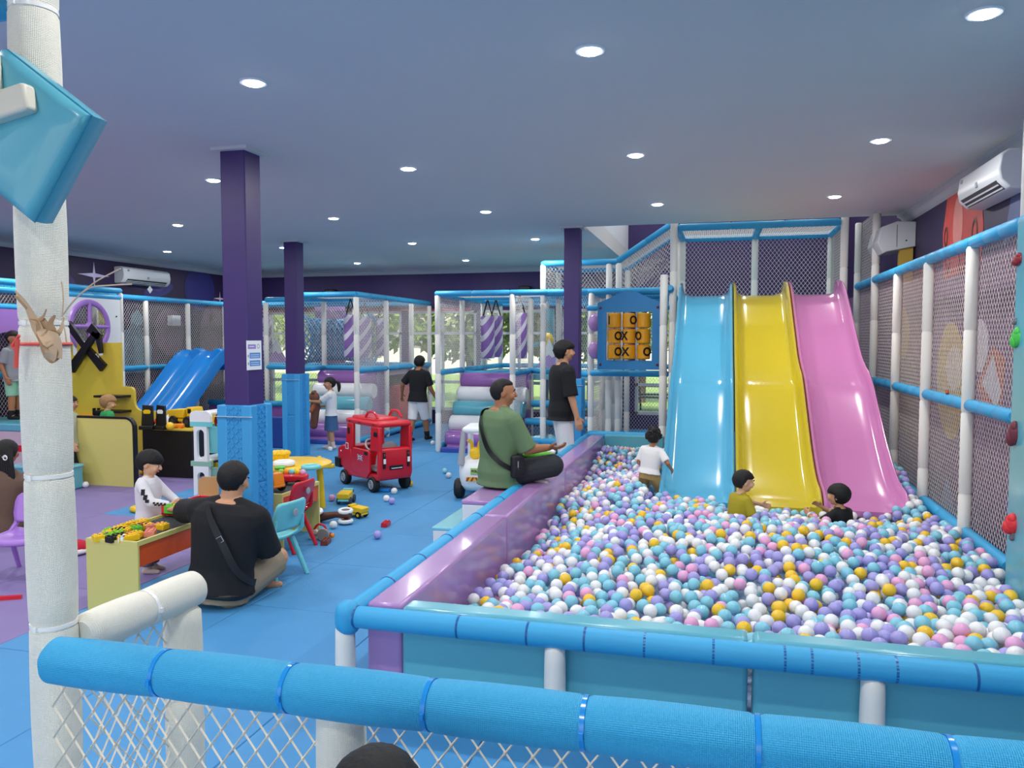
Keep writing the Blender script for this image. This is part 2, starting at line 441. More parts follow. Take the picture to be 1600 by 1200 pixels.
def star(cy, cz, r, rr): return [(cy+(r if i % 2 == 0 else rr)*math.cos(PI*i/4)*(1.6 if i % 4 == 0 else .7), cz+(r if i % 2 == 0 else rr)*math.sin(PI*i/4)*(.6 if i % 4 == 0 else 1)) for i in range(8)]
decal(star(11.05, 2.84, .22, .05), XL, 1, 'painted_star', mp('paint_star', '#D5CCEE'), lw)
decal(star(14.5, 2.62, .14, .03), XL, 1, 'painted_star', mp('paint_star', '#D5CCEE'), lw)
decal([(9.9, 2.3), (10.9, 2.3), (10.6, 2.75), (10.2, 3.0), (9.9, 3.05)], XL, 1, 'painted_cloud', mp('paint_plum', '#4B2F6E'), lw)
decal([(11.6, 1.15), (12.35, 1.15), (12.4, 1.6), (12.25, 2.1), (12.05, 2.3), (11.9, 2.2), (11.85, 1.95), (11.65, 1.9)], XL, 1, 'painted_rock', mp('paint_teal', '#5F8493'), lw)
decal(ell(12.9, 1.9, .42, .45), XL, 1, 'painted_planet', mp('paint_rose', '#5E4464'), lw)
decal(ell(14.3, 1.7, .5, .9), XL, 1, 'painted_cloud', mp('paint_rose', '#5E4464'), lw)
decal(ell(14.2, 2.2, .06, .1), XL, 1, 'painted_star', mp('paint_gold', '#D9A93A'), lw)
decal(ell(11.2, 2.05, .2, .3), XL, 1, 'painted_shape', mp('paint_olive', '#A7A04A'), lw)
decal(ell(11.7, .6, .5, .35), XL, 1, 'painted_shape', mp('paint_brick', '#7C3346'), lw)
# right wall: broad violet ground with shapes
decal([(3.2, 0), (15.3, 0), (15.3, 2.45), (3.2, 2.45)], XR, -1, 'painted_sky', mat('paint_mauve', '#7A5578', .6, var=.3), rw, .002)
decal([(7.45, 2.35), (8.55, 2.35), (8.62, 2.8), (8.5, 3.12), (7.5, 3.12), (7.4, 2.7)], XR, -1, 'painted_creature', mp('paint_red', '#C8473F'), rw, .005)
decal(ell(8.12, 2.82, .15, .26), XR, -1, 'painted_patch', mp('paint_salmon', '#D98A80'), rw, .008)
for y, z, a, b2 in ((8.42, 2.52, .07, .12), (7.95, 2.48, .09, .12), (7.62, 2.66, .07, .13), (8.5, 2.75, .05, .08), (7.75, 3.04, .1, .06)):
    mb = MB(); mb.torus((XR-.008, y, z), a, .012, 'x', 20, 6, 1, b2/a, .3); mb.build('painted_spot', mp('paint_maroon', '#5A1E22'), rw)
decal([(6.0, 2.6), (6.9, 2.5), (6.7, 3.0), (6.2, 3.1)], XR, -1, 'painted_cloud', mp('paint_slate', '#4B5680'), rw, .005)

# columns with purple paint above and blue padding below
def column(x, y, wd, name):
    o = MB().box(x-wd, x, y, y+wd, 0, CH).build(name, M_purple, None, bevel=.008, smooth=False); o['kind'] = 'structure'
    g = .035; z1 = 1.24
    for (zz0, zz1) in ((.0, .62), (.624, z1)):
        MB().box(x-wd+.03, x-.03, y-g, y, zz0, zz1).build('tread_pad', M_tread, o, bevel=.004)
        MB().box(x, x+g, y+.03, y+wd-.03, zz0, zz1).build('tread_pad', M_tread, o, bevel=.004)
        MB().box(x-wd-g, x-wd, y+.03, y+wd-.03, zz0, zz1).build('tread_pad', M_tread, o, bevel=.004)
        MB().box(x-wd+.03, x-.03, y+wd, y+wd+g, zz0, zz1).build('tread_pad', M_tread, o, bevel=.004)
    for zt_ in (.0, .624):
        tb_ = MB(); k_ = 0
        for i in range(4):
            for j in range(16):
                u_ = .05+(wd-.1)*i/3; z_ = zt_+.03+.0375*j; an = .785 if (i+j) % 2 else -.785
                tb_.obox((x-wd+u_, y-g-.001, z_), .036, .008, .011, (0, an, 0)); tb_.obox((x+g+.001, y+u_, z_), .008, .036, .011, (an, 0, 0))
        tb_.build('tread_bars', M_bluepad, o, smooth=False, kind='stuff')
    for (cx, cy, sx, sy) in ((x, y, 1, -1), (x-wd, y, -1, -1), (x, y+wd, 1, 1), (x-wd, y+wd, -1, 1)):
        mb = MB(); e = .045; a0, a1 = sorted((cx-sx*.04, cx+sx*e)); b0, b1 = sorted((cy-sy*.04, cy+sy*e))
        # L-shaped corner guard
        L_ = [(cx, cy), (cx-sx*.045, cy), (cx-sx*.045, cy+sy*e), (cx+sx*e, cy+sy*e), (cx+sx*e, cy-sy*.045), (cx, cy-sy*.045)]
        if sx*sy < 0: L_ = L_[::-1]
        mb.prism(L_, lambda p, q: (p, q, 0), lambda p, q: (p, q, z1))
        mb.build('corner_guard', M_bluepad, o, bevel=.01)
    mb = MB(); q = wd+.16
    mb.box(x-wd-.06, x+.06, y-.06, y-.05+.005, 1.15, 1.153)
    mb.box(x-wd-.05, x+.05, y-.05, y+wd+.05, CH-.025, CH); mb.build('column_collar', M_ceil, o, smooth=False)
    return o
C1 = column(-3.53, 5.36, .215, 'column'); C2 = column(-6.07, 10.5, .21, 'column'); C3 = column(-1.755, 10.15, .205, 'column')

# ------------------------------------------------------------------ recessed downlights
M_lens = mat('lamp_lens', '#F4F8FF', .5, emit=38)
def downlight():
    t = thing('ceiling_downlight', '', 'light', (0, 0, CH))
    mb = MB(); mb.lathe([(.052, -.002), (.058, -.010), (.074, -.010), (.08, -.003), (.08, 0)], n=28); mb.build('trim_ring', M_wpl, t)
    mb = MB(); mb.lathe([(.056, -.012), (.045, -.018), (.001, -.021)], n=24); mb.build('lens', M_lens, t)
    ld = bpy.data.lights.new('lamp_light', 'AREA'); ld.shape = 'DISK'; ld.size = .11; ld.energy = LAMP_W; ld.color = (1, .985, .95)
    lo = bpy.data.objects.new('lamp_light', ld); COL.objects.link(lo); lo.parent = t; lo.location = (0, 0, -.028)
    return t
rows = {-.6: 'row behind the camera', 1.72: 'row above the camera', 4.05: 'first row in view', 6.38: 'second row from the camera', 8.72: 'third row from the camera', 11.25: 'fourth row from the camera', 13.9: 'row by the back wall'}
cols = [-8.9, -6.73, -4.53, -2.6, -.65, 1.15]
nth = ['over the left wall side', 'second place from the left wall', 'third place from the left wall', 'fourth place from the left wall', 'fifth place from the left wall', 'beside the right wall']
first_l = None
for y, rn in rows.items():
    for i, x in enumerate(cols):
        if y > VY and x > VX: continue
        if y < 1 and i % 2: continue
        lab = 'white ceiling downlight, %s, %s' % (rn, nth[i])
        if first_l is None: first_l = downlight(); o = first_l; o.location = (x, y, CH); o['label'] = lab; o['group'] = 'recessed ceiling downlights'
        else: dup(first_l, (x, y, CH), 0, lab, 'recessed ceiling downlights')
for x, nm in ((-.9, 'left'), (1.2, 'right')):
    for y, ny in ((11.2, 'front'), (12.8, 'middle'), (14.4, 'back')): dup(first_l, (x, y, VH), 0, 'round white downlight high above the slide opening, %s %s one' % (ny, nm), 'recessed ceiling downlights')
mb = MB(); mb.lathe([(.03, -.05), (.045, -.03), (.05, 0)], (-4.85, 5.05, CH), 16); single(mb, 'smoke_detector', M_gpl, 'small grey smoke detector on the ceiling left of the front column', 'detector')

# ------------------------------------------------------------------ outside
struct(MB().box(-40, 25, YB+.2, 60, -.3, -.12), 'ground_outside', mat('lawn', '#8FA85A', .9, var=.35), smooth=False)
gw = MB(); gw.box(-40, 25, 40, 40.3, -.12, 1.3); struct(gw, 'wall_garden', mat('pale_garden_wall', '#D9D5C8', .8), smooth=False)
def tree(x, y, h, rc, label, seed):
    rnd = random.Random(seed); t = thing('garden_tree', label, 'tree', (x, y, -.12), 0, 'trees outside the windows')
    mb = MB(); mb.tube([(0, 0, 0), (.05, 0, h*.25), (-.06, .05, h*.5), (0, 0, h*.75)], [.16, .12, .1, .05], 8)
    for k in range(4):
        a = rnd.random()*6.28; mb.tube([(0, 0, h*(.35+.08*k)), (math.cos(a)*rc*.4, math.sin(a)*rc*.4, h*(.5+.08*k)), (math.cos(a)*rc*.7, math.sin(a)*rc*.7, h*(.62+.08*k))], [.07, .04, .02], 6)
    mb.build('trunk', mat('bark', '#5E4A38', .9), t)
    vs, fs = MB(), None
    for k in range(2600):
        a, b2 = rnd.random()*6.28, math.acos(2*rnd.random()-1); rr = rc*(.45+.6*rnd.random()**.6)
        c = V(rr*math.sin(b2)*math.cos(a), rr*math.sin(b2)*math.sin(a), h*.68+rr*.75*math.cos(b2))
        d = Vector((rnd.uniform(-1, 1), rnd.uniform(-1, 1), rnd.uniform(-1, 1))).normalized(); e = d.orthogonal().normalized(); s = rnd.uniform(.09, .17)
        vs.add([c-d*s, c+e*s*.45, c+d*s, c-e*s*.45], [(0, 1, 2, 3)])
    vs.build('foliage', [mat('leaf_green', '#7F9A3C', .7, var=.4)], t, smooth=False, kind='stuff')
tree(-10.5, 21.5, 4.2, 2.0, 'leafy tree outside the windows behind the left column', 1)
tree(-6.6, 20.5, 4.0, 1.9, 'leafy tree outside between the two netted boxes', 2)
tree(-3.6, 18.6, 3.6, 1.5, 'small leafy tree outside behind the pair of hanging bags', 3)
tree(-16, 24.5, 5, 2.6, 'broad tree outside at the far left of the windows', 4)
tree(-2.2, 23.5, 4.4, 2.0, 'leafy tree outside behind the standing man', 5)
tree(2.5, 27, 5, 2.2, 'leafy tree outside behind the slide tower', 6)
pt = thing('picnic_table', 'dark picnic table on the lawn outside below the noughts and crosses board', 'table', (-1.45, 20.5, -.12))
MB().box(-.7, .7, -.3, .3, .66, .72).build('table_top', M_dgrey, pt)
for sy in (-.55, .55): MB().box(-.7, .7, sy-.12, sy+.12, .4, .44).build('bench', M_dgrey, pt)
for sx in (-.5, .5):
    mb = MB(); mb.tube([(sx, -.5, 0), (sx, -.1, .66)], .03, 6); mb.tube([(sx, .5, 0), (sx, .1, .66)], .03, 6); mb.box(sx-.02, sx+.02, -.55, .55, .36, .4); mb.build('leg', M_dgrey, pt)

# pixel of the 1600x1200 frame -> point of the room (used to read real positions off the photograph)
_fw = V(-math.sin(YAW)*math.cos(PITCH), math.cos(YAW)*math.cos(PITCH), -math.sin(PITCH)); _rt = V(math.cos(YAW), math.sin(YAW), 0); _up = _rt.cross(_fw)
def ray(px, py): return _fw+_rt*((px-800)/1220)+_up*((600-py)/1220)
def atZ(px, py, z=0): d = ray(px, py); return V(0, 0, CAMH)+d*((z-CAMH)/d.z)
def atY(px, py, y): d = ray(px, py); return V(0, 0, CAMH)+d*(y/d.y)
def atX(px, py, x): d = ray(px, py); return V(0, 0, CAMH)+d*(x/d.x)

def onwall(*pts): return [(p.y, p.z) for p in (atX(a, b, XR) for a, b in pts)]
def onell(px, py, rx, ry, n=24): return onwall(*[(px+rx*math.cos(2*PI*i/n), py+ry*math.sin(2*PI*i/n)) for i in range(n)])
decal(onell(1487, 595, 22, 92), XR, -1, 'painted_moon', mp('paint_yellow', '#C2A552'), rw, .006)
decal(onell(1493, 575, 13, 34), XR, -1, 'painted_patch', mp('paint_cream', '#D9CDB4'), rw, .009)
decal(onell(1532, 540, 13, 42), XR, -1, 'painted_rocket', mp('paint_white', '#CFC8D0'), rw, .006)
decal(onwall((1528, 600), (1552, 540), (1572, 560), (1566, 640), (1540, 650)), XR, -1, 'painted_flame', mp('paint_orange', '#B8604A'), rw, .006)
decal(onwall((1536, 600), (1552, 555), (1566, 610), (1560, 640)), XR, -1, 'painted_flame', mp('paint_white', '#CFC8D0'), rw, .009)
decal(onwall((1440, 850), (1452, 785), (1462, 770), (1470, 790), (1480, 742), (1492, 800), (1500, 790), (1512, 860), (1530, 830), (1560, 870), (1560, 900), (1440, 900)), XR, -1, 'painted_hill', mp('paint_blue', '#8CA6C8'), rw, .006)
decal(onell(1412, 520, 9, 40), XR, -1, 'painted_moon', mp('paint_yellow', '#C2A552'), rw, .006)
# ------------------------------------------------------------------ near fence
F = thing('entrance_fence', 'white and blue padded pipe fence with rope netting nearest to the camera', 'fence', (-1.53, 1.5, 0))
def near_sleeve(p, q, r, m, name, pitch=.33, ties=True, tm=None):
    mb = MB(uv=True); sleeve(mb, p, q, r, 36, pitch, .004, .018); o = mb.build(name, m, F, world=True)
    if ties:
        p, q = Vector(p), Vector(q); L = (q-p).length; k = max(1, round(L/pitch)); d = (q-p)/L
        for i in range(1, k):
            c = p+d*(L*i/k); t = MB(); t.tube([c-d*.0045, c+d*.0045], r-.0005, 32)
            u = d.orthogonal().normalized()
            t.obox(c+(V(0, -1, 0) if abs(d.y) < .9 else V(1, 0, 0))*(r+.001), .008, .008, .012)
            t.build('cable_tie', tm, o, world=True)
    return o
M_tiew = mat('white_cable_tie', '#F4F3EE', .25); M_tieb = mat('blue_cable_tie', '#1F8FDD', .2)
near_sleeve((-1.53, 1.5, 0), (-1.53, 1.5, CH-.01), .052, M_whitew, 'post', .36, True, M_tiew)
near_sleeve((-1.455, 1.865, 0), (-1.455, 1.865, 1.0), .05, M_whitew, 'post', .28, True, M_tiew)
near_sleeve((-.745, 1.44, 0), (-.745, 1.44, 1.02), .05, M_whitew, 'post', .3, True, M_tiew)
near_sleeve((.62, 1.44, 0), (.62, 1.44, 1.02), .05, M_whitew, 'post', .3, True, M_tiew)
near_sleeve((-1.44, 1.395, 1.035), (1.9, 1.395, 1.055), .05, M_bluew, 'rail', .31, True, M_tieb)
near_sleeve((-1.48, 1.53, 1.035), (-1.45, 1.93, 1.035), .05, M_whitew, 'rail', .2, True, M_tiew)
near_sleeve((-1.6, 1.5, 2.545), (-3.2, 1.5, 2.545), .05, M_bluew, 'rail', .4, False)
def near_net(O, U, Vv):
    mb = MB(); net(mb, O, U, Vv, .056, .074, .0026)
    U, Vv, O = Vector(U), Vector(Vv), Vector(O); u, v = U.normalized(), Vv.normalized()
    k = 0
    for i in range(int(U.length/.028)):
        for j in range(int(Vv.length/.037)):
            if (i+j) % 2 == 1:
                p = O+u*(i*.028)+v*(j*.037); 
                mb.ball(p, .0042, 6)
    return mb.build('net', M_netc, F, world=True, kind='stuff')
near_net((-1.48, 1.44, .05), (.7, 0, 0), (0, 0, .95)); near_net((-.7, 1.44, .05), (1.28, 0, 0), (0, 0, .95)); near_net((-1.47, 1.54, .05), (0, .3, 0), (0, 0, .95))
# hanging padded teal square with a cream sign on it
D = thing('padded_square', 'teal padded square turned on its corner, with cream cross, on the tall white post', 'cushion', (-1.46, 1.40, 2.19))
a = R(36); q = .265
mb = MB()
ux, uz = V(math.cos(a), 0, -math.sin(a)), V(math.sin(a), 0, math.cos(a))
rings = []
n4 = []
for (s1, s2) in ((-1, -1), (1, -1), (1, 1), (-1, 1)): n4.append((s1, s2))
def sqr(k, y):
    out = []
    for i in range(4):
        p, r_ = n4[i], n4[(i+1) % 4]
        for t in range(6):
            f = t/6; out.append(ux*((p[0]*(1-f)+r_[0]*f)*q/2*k)+uz*((p[1]*(1-f)+r_[1]*f)*q/2*k)+V(0, y, 0))
    return out
mb.loft([sqr(.9, .045), sqr(.985, .035), sqr(1.0, .012), sqr(1.0, -.012), sqr(.97, -.026), sqr(.85, -.034), sqr(.4, -.038)])
mb.build('cushion', M_teal, D, ang=50)
mb = MB(); mb.tube([p for p in sqr(1.003, -.0125)]+[sqr(1.003, -.0125)[0]], .0022, 6); mb.build('piping', mat('teal_piping', '#2E8AA6', .4), D)
for k, (dx, dz) in enumerate(((.1, .018), (-.006, .11), (-.1, -.05))):
    d = V(dx, 0, dz); mb = MB(); mb.obox(V(-.04, -.05-.0015*k, .045)+d*.55, d.length*1.1, .034, .058, (0, -math.atan2(dz, dx), 0)); mb.build('cream_bar', mat('cream_vinyl', '#DDD6C4', .5), D, bevel=.008, seg=3)
# dried leaf bundle tied with red string
Lf = thing('dried_leaf_bundle', 'bundle of dried brown leaves tied to the tall white post with red string', 'decoration', (-1.47, 1.42, 1.7))
M_leaf = mat('dried_leaf', '#C8A886', .7, var=.2); M_leafd = mat('dark_dried_leaf', '#B08C68', .7, var=.2)
def leaf(path, wds, tw=0, m=M_leaf):
    mb = MB(); P = catmull(path, 5); n = len(P); rings = []
    for i, p in enumerate(P):
        f = i/(n-1); k = f*(len(wds)-1); j = min(int(k), len(wds)-2); wd = wds[j]+(wds[j+1]-wds[j])*(k-j)
        d = (P[min(i+1, n-1)]-P[max(i-1, 0)]).normalized(); sd_ = V(math.cos(tw), math.sin(tw), 0).cross(d).cross(d).normalized()
        nr = sd_.cross(d)
        rings.append([p-sd_*wd, p-sd_*wd*.4-nr*wd*.35, p+sd_*wd*.4-nr*wd*.35, p+sd_*wd, p+sd_*wd*.4-nr*(wd*.35-.002), p-sd_*wd*.4-nr*(wd*.35-.002)])
    mb.loft(rings); return mb.build('leaf', m, Lf, ang=60)
lp = lambda px, py, y=1.405: tuple(atY(px, py, y)-Vector((-1.47, 1.42, 1.7)))
leaf([lp(24, 455), lp(40, 475), lp(57, 510), lp(72, 540), lp(82, 562)], [.002, .006, .014, .012, .008])
leaf([lp(23, 462), lp(33, 470), lp(42, 482)], [.002, .005, .003], .4, M_leafd)
leaf([lp(47, 499), lp(62, 502), lp(70, 520), lp(80, 550), lp(88, 563)], [.003, .012, .02, .02, .012], .2, M_leafd)
leaf([lp(100, 495), lp(95, 515), lp(86, 530), lp(84, 562)], [.002, .008, .014, .01], -.3)
leaf([lp(73, 483), lp(66, 497), lp(60, 500)], [.001, .004, .003], 0, M_leafd)
leaf([lp(86, 492), lp(79, 505), lp(80, 520), lp(75, 535)], [.002, .006, .012, .01], .5, M_leafd)
leaf([lp(60, 515), lp(75, 527, 1.39), lp(85, 537, 1.385), lp(88, 560, 1.39)], [.006, .017, .02, .015])
leaf([lp(70, 530), lp(80, 548, 1.385), lp(76, 562, 1.39)], [.01, .013, .011], .3)
for ends in (((98, 492), (120, 465), (150, 440), (188, 420)), ((98, 492), (115, 470), (140, 450), (170, 446), (206, 444)), ((97, 494), (99, 470), (98, 452), (96, 440)), ((97, 498), (102, 520), (104, 535))):
    mb = MB(); mb.tube(catmull([lp(x, y, 1.40) for x, y in ends], 6), [.0016]*(len(ends)*6-5), 5); mb.build('stem', mat('leaf_stem', '#C9AE94', .6), Lf)
mb = MB(); mb.torus((-.06, .08, .04), .055, .004, 'z', 28, 6); mb.tube(catmull([lp(30, 524), lp(26, 530), lp(20, 540), lp(24, 545), lp(28, 535)], 4), .004, 6); mb.tube(catmull([lp(28, 530), lp(26, 550), lp(25, 575)], 5), .005, 6)
mb.build('red_string', mat('red_string', '#E0564A', .7), Lf)

# ------------------------------------------------------------------ ball pit surround
PIT = Frame('ball_pit', 'padded ball pit surround with lilac side wall and blue foam rails', (0, 6.5, 0), cat='ball pit')
P_ = PIT.t
def pad(name, x0, x1, y0, y1, z0, z1, m, par, bevel=.018): return MB().box(x0, x1, y0, y1, z0, z1).build(name, m, par, bevel=bevel, seg=3, world=True)
fr_ = PIT.rail((-1.64, 3.25, .47), (2.1, 3.25, .47), .05, M_blue, 24, 4)
for px in (558, 718, 826, 915, 1008, 1115, 1226, 1268, 1340, 1400, 1525):
    x_ = atY(px, 1000, 3.25).x; mb = MB(); mb.tube([(x_-.005, 3.25, .47), (x_+.005, 3.25, .47)], .0522, 32); mb.build('cable_tie', mat('dark_blue_tie', '#165C9E', .3), fr_, world=True)
fr_ = PIT.rail((-1.64, 3.27, .47), (-1.64, 10.2, .47), .05, M_blue, 20, 7)
for y_ in (3.7, 4.15, 4.62, 5.25, 5.85, 6.9, 7.5, 8.2): mb = MB(); mb.tube([(-1.64, y_-.006, .47), (-1.64, y_+.006, .47)], .0522, 24); mb.build('cable_tie', mat('dark_blue_tie', '#165C9E', .3), fr_, world=True)
for x in (-1.655, -.66, .61, 1.85): PIT.post(x, 3.25, 0, .43, .045, n=24, pitch=.3) if False else PIT.post(x, 3.25, 0, .43, .045, n=24)
for y in (5.5, 7.8, 10.2): PIT.post(-1.65, y, 0, .43, .045, n=14)
mb = MB(); mb.torus((-.66, 3.25, .012), .052, .012, 'z', 24, 8, 1, 1, .8); mb.build('foot_ring', mat('yellow_foam', '#E8B21E', .6), P_, world=True)
for y0, y1 in ((3.33, 5.215), (5.235, 7.385), (7.405, 10.05)): pad('side_pad', -1.585, -1.405, y0, y1, 0, .515, M_lil, P_, .022)
pad('front_pad', -1.40, .143, 3.31, 3.435, 0, .512, M_teal, P_, .022); pad('front_pad', .163, 1.76, 3.31, 3.435, 0, .512, M_teal, P_, .022)
pad('back_pad', -1.40, -.64, 10.06, 10.18, 0, .52, M_teal, P_); PIT.rail((-1.64, 10.2, .5), (-.62, 10.2, .5), .05)
MB().box(-1.40, 1.76, 3.43, 10.2, 0, .05).build('pit_floor', mat('pit_floor_vinyl', '#8EA7C9', .7), P_, world=True)
mb = MB(); mb.capsule((-1.64, 3.25, .44), (-1.64, 3.25, .485), .06, .06, 18); mb.build('corner_sleeve', M_blue, P_, world=True)
# steps up to the pit
st = thing('padded_step', 'low white padded step with pale teal top outside the ball pit', 'step', (-2.08, 6.4, 0))
MB().box(-2.2, -1.96, 5.86, 6.9, 0, .225).build('step_body', M_whv, st, bevel=.012, world=True); MB().box(-2.205, -1.96, 5.855, 6.905, .215, .245).build('step_top', M_tealp, st, bevel=.01, world=True)
st = thing('padded_step', 'tall white padded step with lilac top that the man in green sits on', 'step', (-1.82, 6.4, 0))
MB().box(-1.95, -1.70, 5.86, 6.9, 0, .445).build('step_body', M_whv, st, bevel=.012, world=True); MB().box(-1.955, -1.70, 5.855, 6.905, .44, .475).build('step_top', M_lil, st, bevel=.01, world=True)

# ------------------------------------------------------------------ slides
def slide(name, label, m, xa, xb, prof, hs=.17, rim=.03, group='wide slides into the ball pit', axis=None):
    t = thing(name, label, 'slide', ((xa(1)+xb(1))/2, prof[-1][0], 0), 0, group)
    P = catmull([(0, y, z) for y, z in prof], 8); mb = MB(); rings = []; n = len(P)
    for i, p in enumerate(P):
        f = i/(n-1); x0, x1 = xa(f), xb(f); d = (P[min(i+1, n-1)]-P[max(i-1, 0)]).normalized(); nr = V(0, -d.z, d.y)
        if nr.z < 0: nr = -nr
        h = hs*(1 if f > .06 else .9)
        if f > .93: h = hs*(1-((f-.93)/.07)**2*.65)
        sec = [(x0+rim*.2, -.05), (x0, h*.55), (x0+.004, h-.012), (x0+rim*.5, h), (x0+rim, h-.01), (x0+rim+.012, h*.6), (x0+rim+.03, h*.2), (x0+rim+.07, .015), (x0+rim+.14, 0),
               (x1-rim-.14, 0), (x1-rim-.07, .015), (x1-rim-.03, h*.2), (x1-rim-.012, h*.6), (x1-rim, h-.01), (x1-rim*.5, h), (x1-.004, h-.012), (x1, h*.55), (x1-rim*.2, -.05)]
        rings.append([V(x, p.y, p.z)+nr*zz for x, zz in sec])
    mb.loft(rings); mb.build('slide_bed', m, t, world=True, ang=60)
    # rounded ears at the head of the side walls
    for x0, x1 in ((xa(0), xa(0)+rim), (xb(0)-rim, xb(0))):
        e = MB(); y0, z0 = prof[0]
        pts = [(y0+.14, z0-.05), (y0+.14, z0+.04)]+[(y0+.02+.12*math.cos(k*PI/8), z0+.06+.12*math.sin(k*PI/8)) for k in range(0, 5)]+[(y0-.12, z0+.15), (y0-.2, z0+.1), (y0-.2, z0-.05)]
        e.prism(pts, lambda y, z: (x0, y, z), lambda y, z: (x1, y, z)); e.build('side_cheek', m, t, bevel=.008, world=True)
    return t
SP = [(10.42, 2.31), (10.25, 2.30), (10.05, 2.22), (9.55, 1.83), (9.1, 1.47), (8.85, 1.32), (8.65, 1.22), (8.3, .93), (7.95, .63), (7.65, .42), (7.4, .31), (7.15, .285)]
e0 = lambda f: -.47-.03*f; e1 = lambda f: .18; e2 = lambda f: .825+.085*f; e3 = lambda f: 1.44+.165*f
slide('wide_slide', 'light blue plastic slide, its end by the boy in khaki shorts', M_sblue, e0, lambda f: e1(f)-.004, SP)
slide('wide_slide', 'yellow plastic slide between the blue and pink slides', M_syel, lambda f: e1(f)+.004, lambda f: e2(f)-.004, SP)
slide('wide_slide', 'pink plastic slide beside the right netted wall', M_spink, lambda f: e2(f)+.004, e3, SP)
# ------------------------------------------------------------------ slide tower
T = Frame('slide_tower', 'tall netted tower with blue padded rails at the head of the three slides', (.5, 11, 0))
for x, y, z in ((-.56, 10.42, 3.3), (1.5, 10.42, 3.3), (-.5, 11.62, 3.25), (.5, 11.62, 3.25), (1.5, 11.62, 3.25), (.5, 10.55, 2.2)): T.post(x, y, 0, z)
T.post(-.665, 10.18, 0, 2.58, .05)
mb = MB(); mb.lathe([(.036, 0), (.036, .012), (.001, .014)], (-.665, 10.18, 2.578), 14); mb.build('end_cap', mat('blue_cap', '#23418F', .4), T.t, world=True)
for p, q in (((-.5, 10.42, 3.2), (1.45, 10.42, 3.2)), ((-.5, 11.62, 3.2), (1.5, 11.62, 3.2)), ((.5, 10.45, 3.2), (.5, 11.6, 3.2)), ((1.5, 10.45, 3.2), (1.5, 11.6, 3.2)), ((-.52, 10.45, 3.2), (-.5, 11.6, 3.2)), ((-.6, 10.3, 2.42), (-.56, 10.9, 2.3)), ((-.5, 10.5, 2.2), (1.45, 10.5, 2.2))): T.rail(p, q)
T.net((-.5, 11.62, 2.25), (2, 0, 0), (0, 0, .95)); T.net((-.5, 10.42, 3.2), (2, 0, 0), (0, 1.2, 0)); T.net((1.5, 10.45, 2.2), (0, 1.2, 0), (0, 0, 1)); T.net((-.54, 10.45, 2.3), (0, 1.2, 0), (0, 0, .9))
MB().box(-.55, 1.52, 10.44, 11.65, 2.14, 2.26).build('deck', M_tealp, T.t, world=True, bevel=.01)
# covered stair left of the tower
K = Frame('netted_stairway', 'netted passage with a sloping blue top rail rising to the slide tower', (-1.6, 12.2, 0))
for y in (11.62, 12.82):
    K.rail((-2.56, y, 2.9), (-1.43, y, 2.9)); K.rail((-1.45, y, 2.9), (-.6, y, 3.46)); 
    K.rail((-2.6, y, 2.45), (-.66, y, 2.45))
    for x in (-2.56, -1.56, -1.42): K.post(x, y, 0, 2.88)
    K.net((-2.56, y, 2.45), (1.13, 0, 0), (0, 0, .45)); K.net((-1.43, y, 2.45), (.8, 0, 0), (0, 0, .48)); K.net((-1.43, y, 2.48), (.8, 0, .52), (0, 0, .42))
K.rail((-2.56, 11.62, 2.9), (-2.56, 12.82, 2.9)); K.net((-2.56, 11.62, 2.45), (0, 1.2, 0), (0, 0, .45)); K.net((-1.43, 11.62, 2.92), (0, 1.2, 0), (.85, 0, .55)); K.net((-2.56, 11.62, 2.92), (0, 1.2, 0), (1.13, 0, 0))
# ------------------------------------------------------------------ right netted wall
N_ = Frame('netted_wall', 'long netted wall with white posts and blue rails along the right mural', (1.8, 8, 0))
ys = [5.45, 6.42, 7.64, 8.86, 10.08, 11.3]
for y in ys[1:]: N_.post(1.8, y, 0, 2.43 if y < 10 else 3.3)
N_.post(1.82, 5.43, 0, 3.1); N_.post(1.82, 4.3, 0, 3.1); N_.rail((1.82, 5.39, 2.96), (1.82, 3.4, 2.96))
for y0, y1 in zip([3.5]+ys, ys):
    if y1 > 5.4 and y0 > 3: N_.rail((1.8, y0+.02, 2.46), (1.8, y1-.02, 2.46), .048, pitch=.3)
    N_.rail((1.8, y0+.04, 1.27), (1.8, y1-.04, 1.27), .046, pitch=.3); N_.rail((1.8, y0+.04, .32), (1.8, y1-.04, .32), .05)
    N_.net((1.84, y0, .1), (0, y1-y0, 0), (0, 0, 2.33), .0026)
N_.net((1.84, 10.1, 2.45), (0, 1.2, 0), (0, 0, .85))
bk = MB(); bk.obox((0, 0, .012), .045, .022, .022)
for k in range(4):
    for j in (-1, 1): bk.cyl((-.0165+.011*k, .0055*j, .02), (-.0165+.011*k, .0055*j, .029), .0038, 8)
b_ = bk.build('toy_brick', mat('orange_brick', '#C4532B', .4), None, bevel=.001); b_.location = (1.79, 6.93, 1.318); b_.rotation_euler = (0, .25, 1.2); tag(b_, 'small orange studded toy brick lying on the right blue rail', 'toy brick')
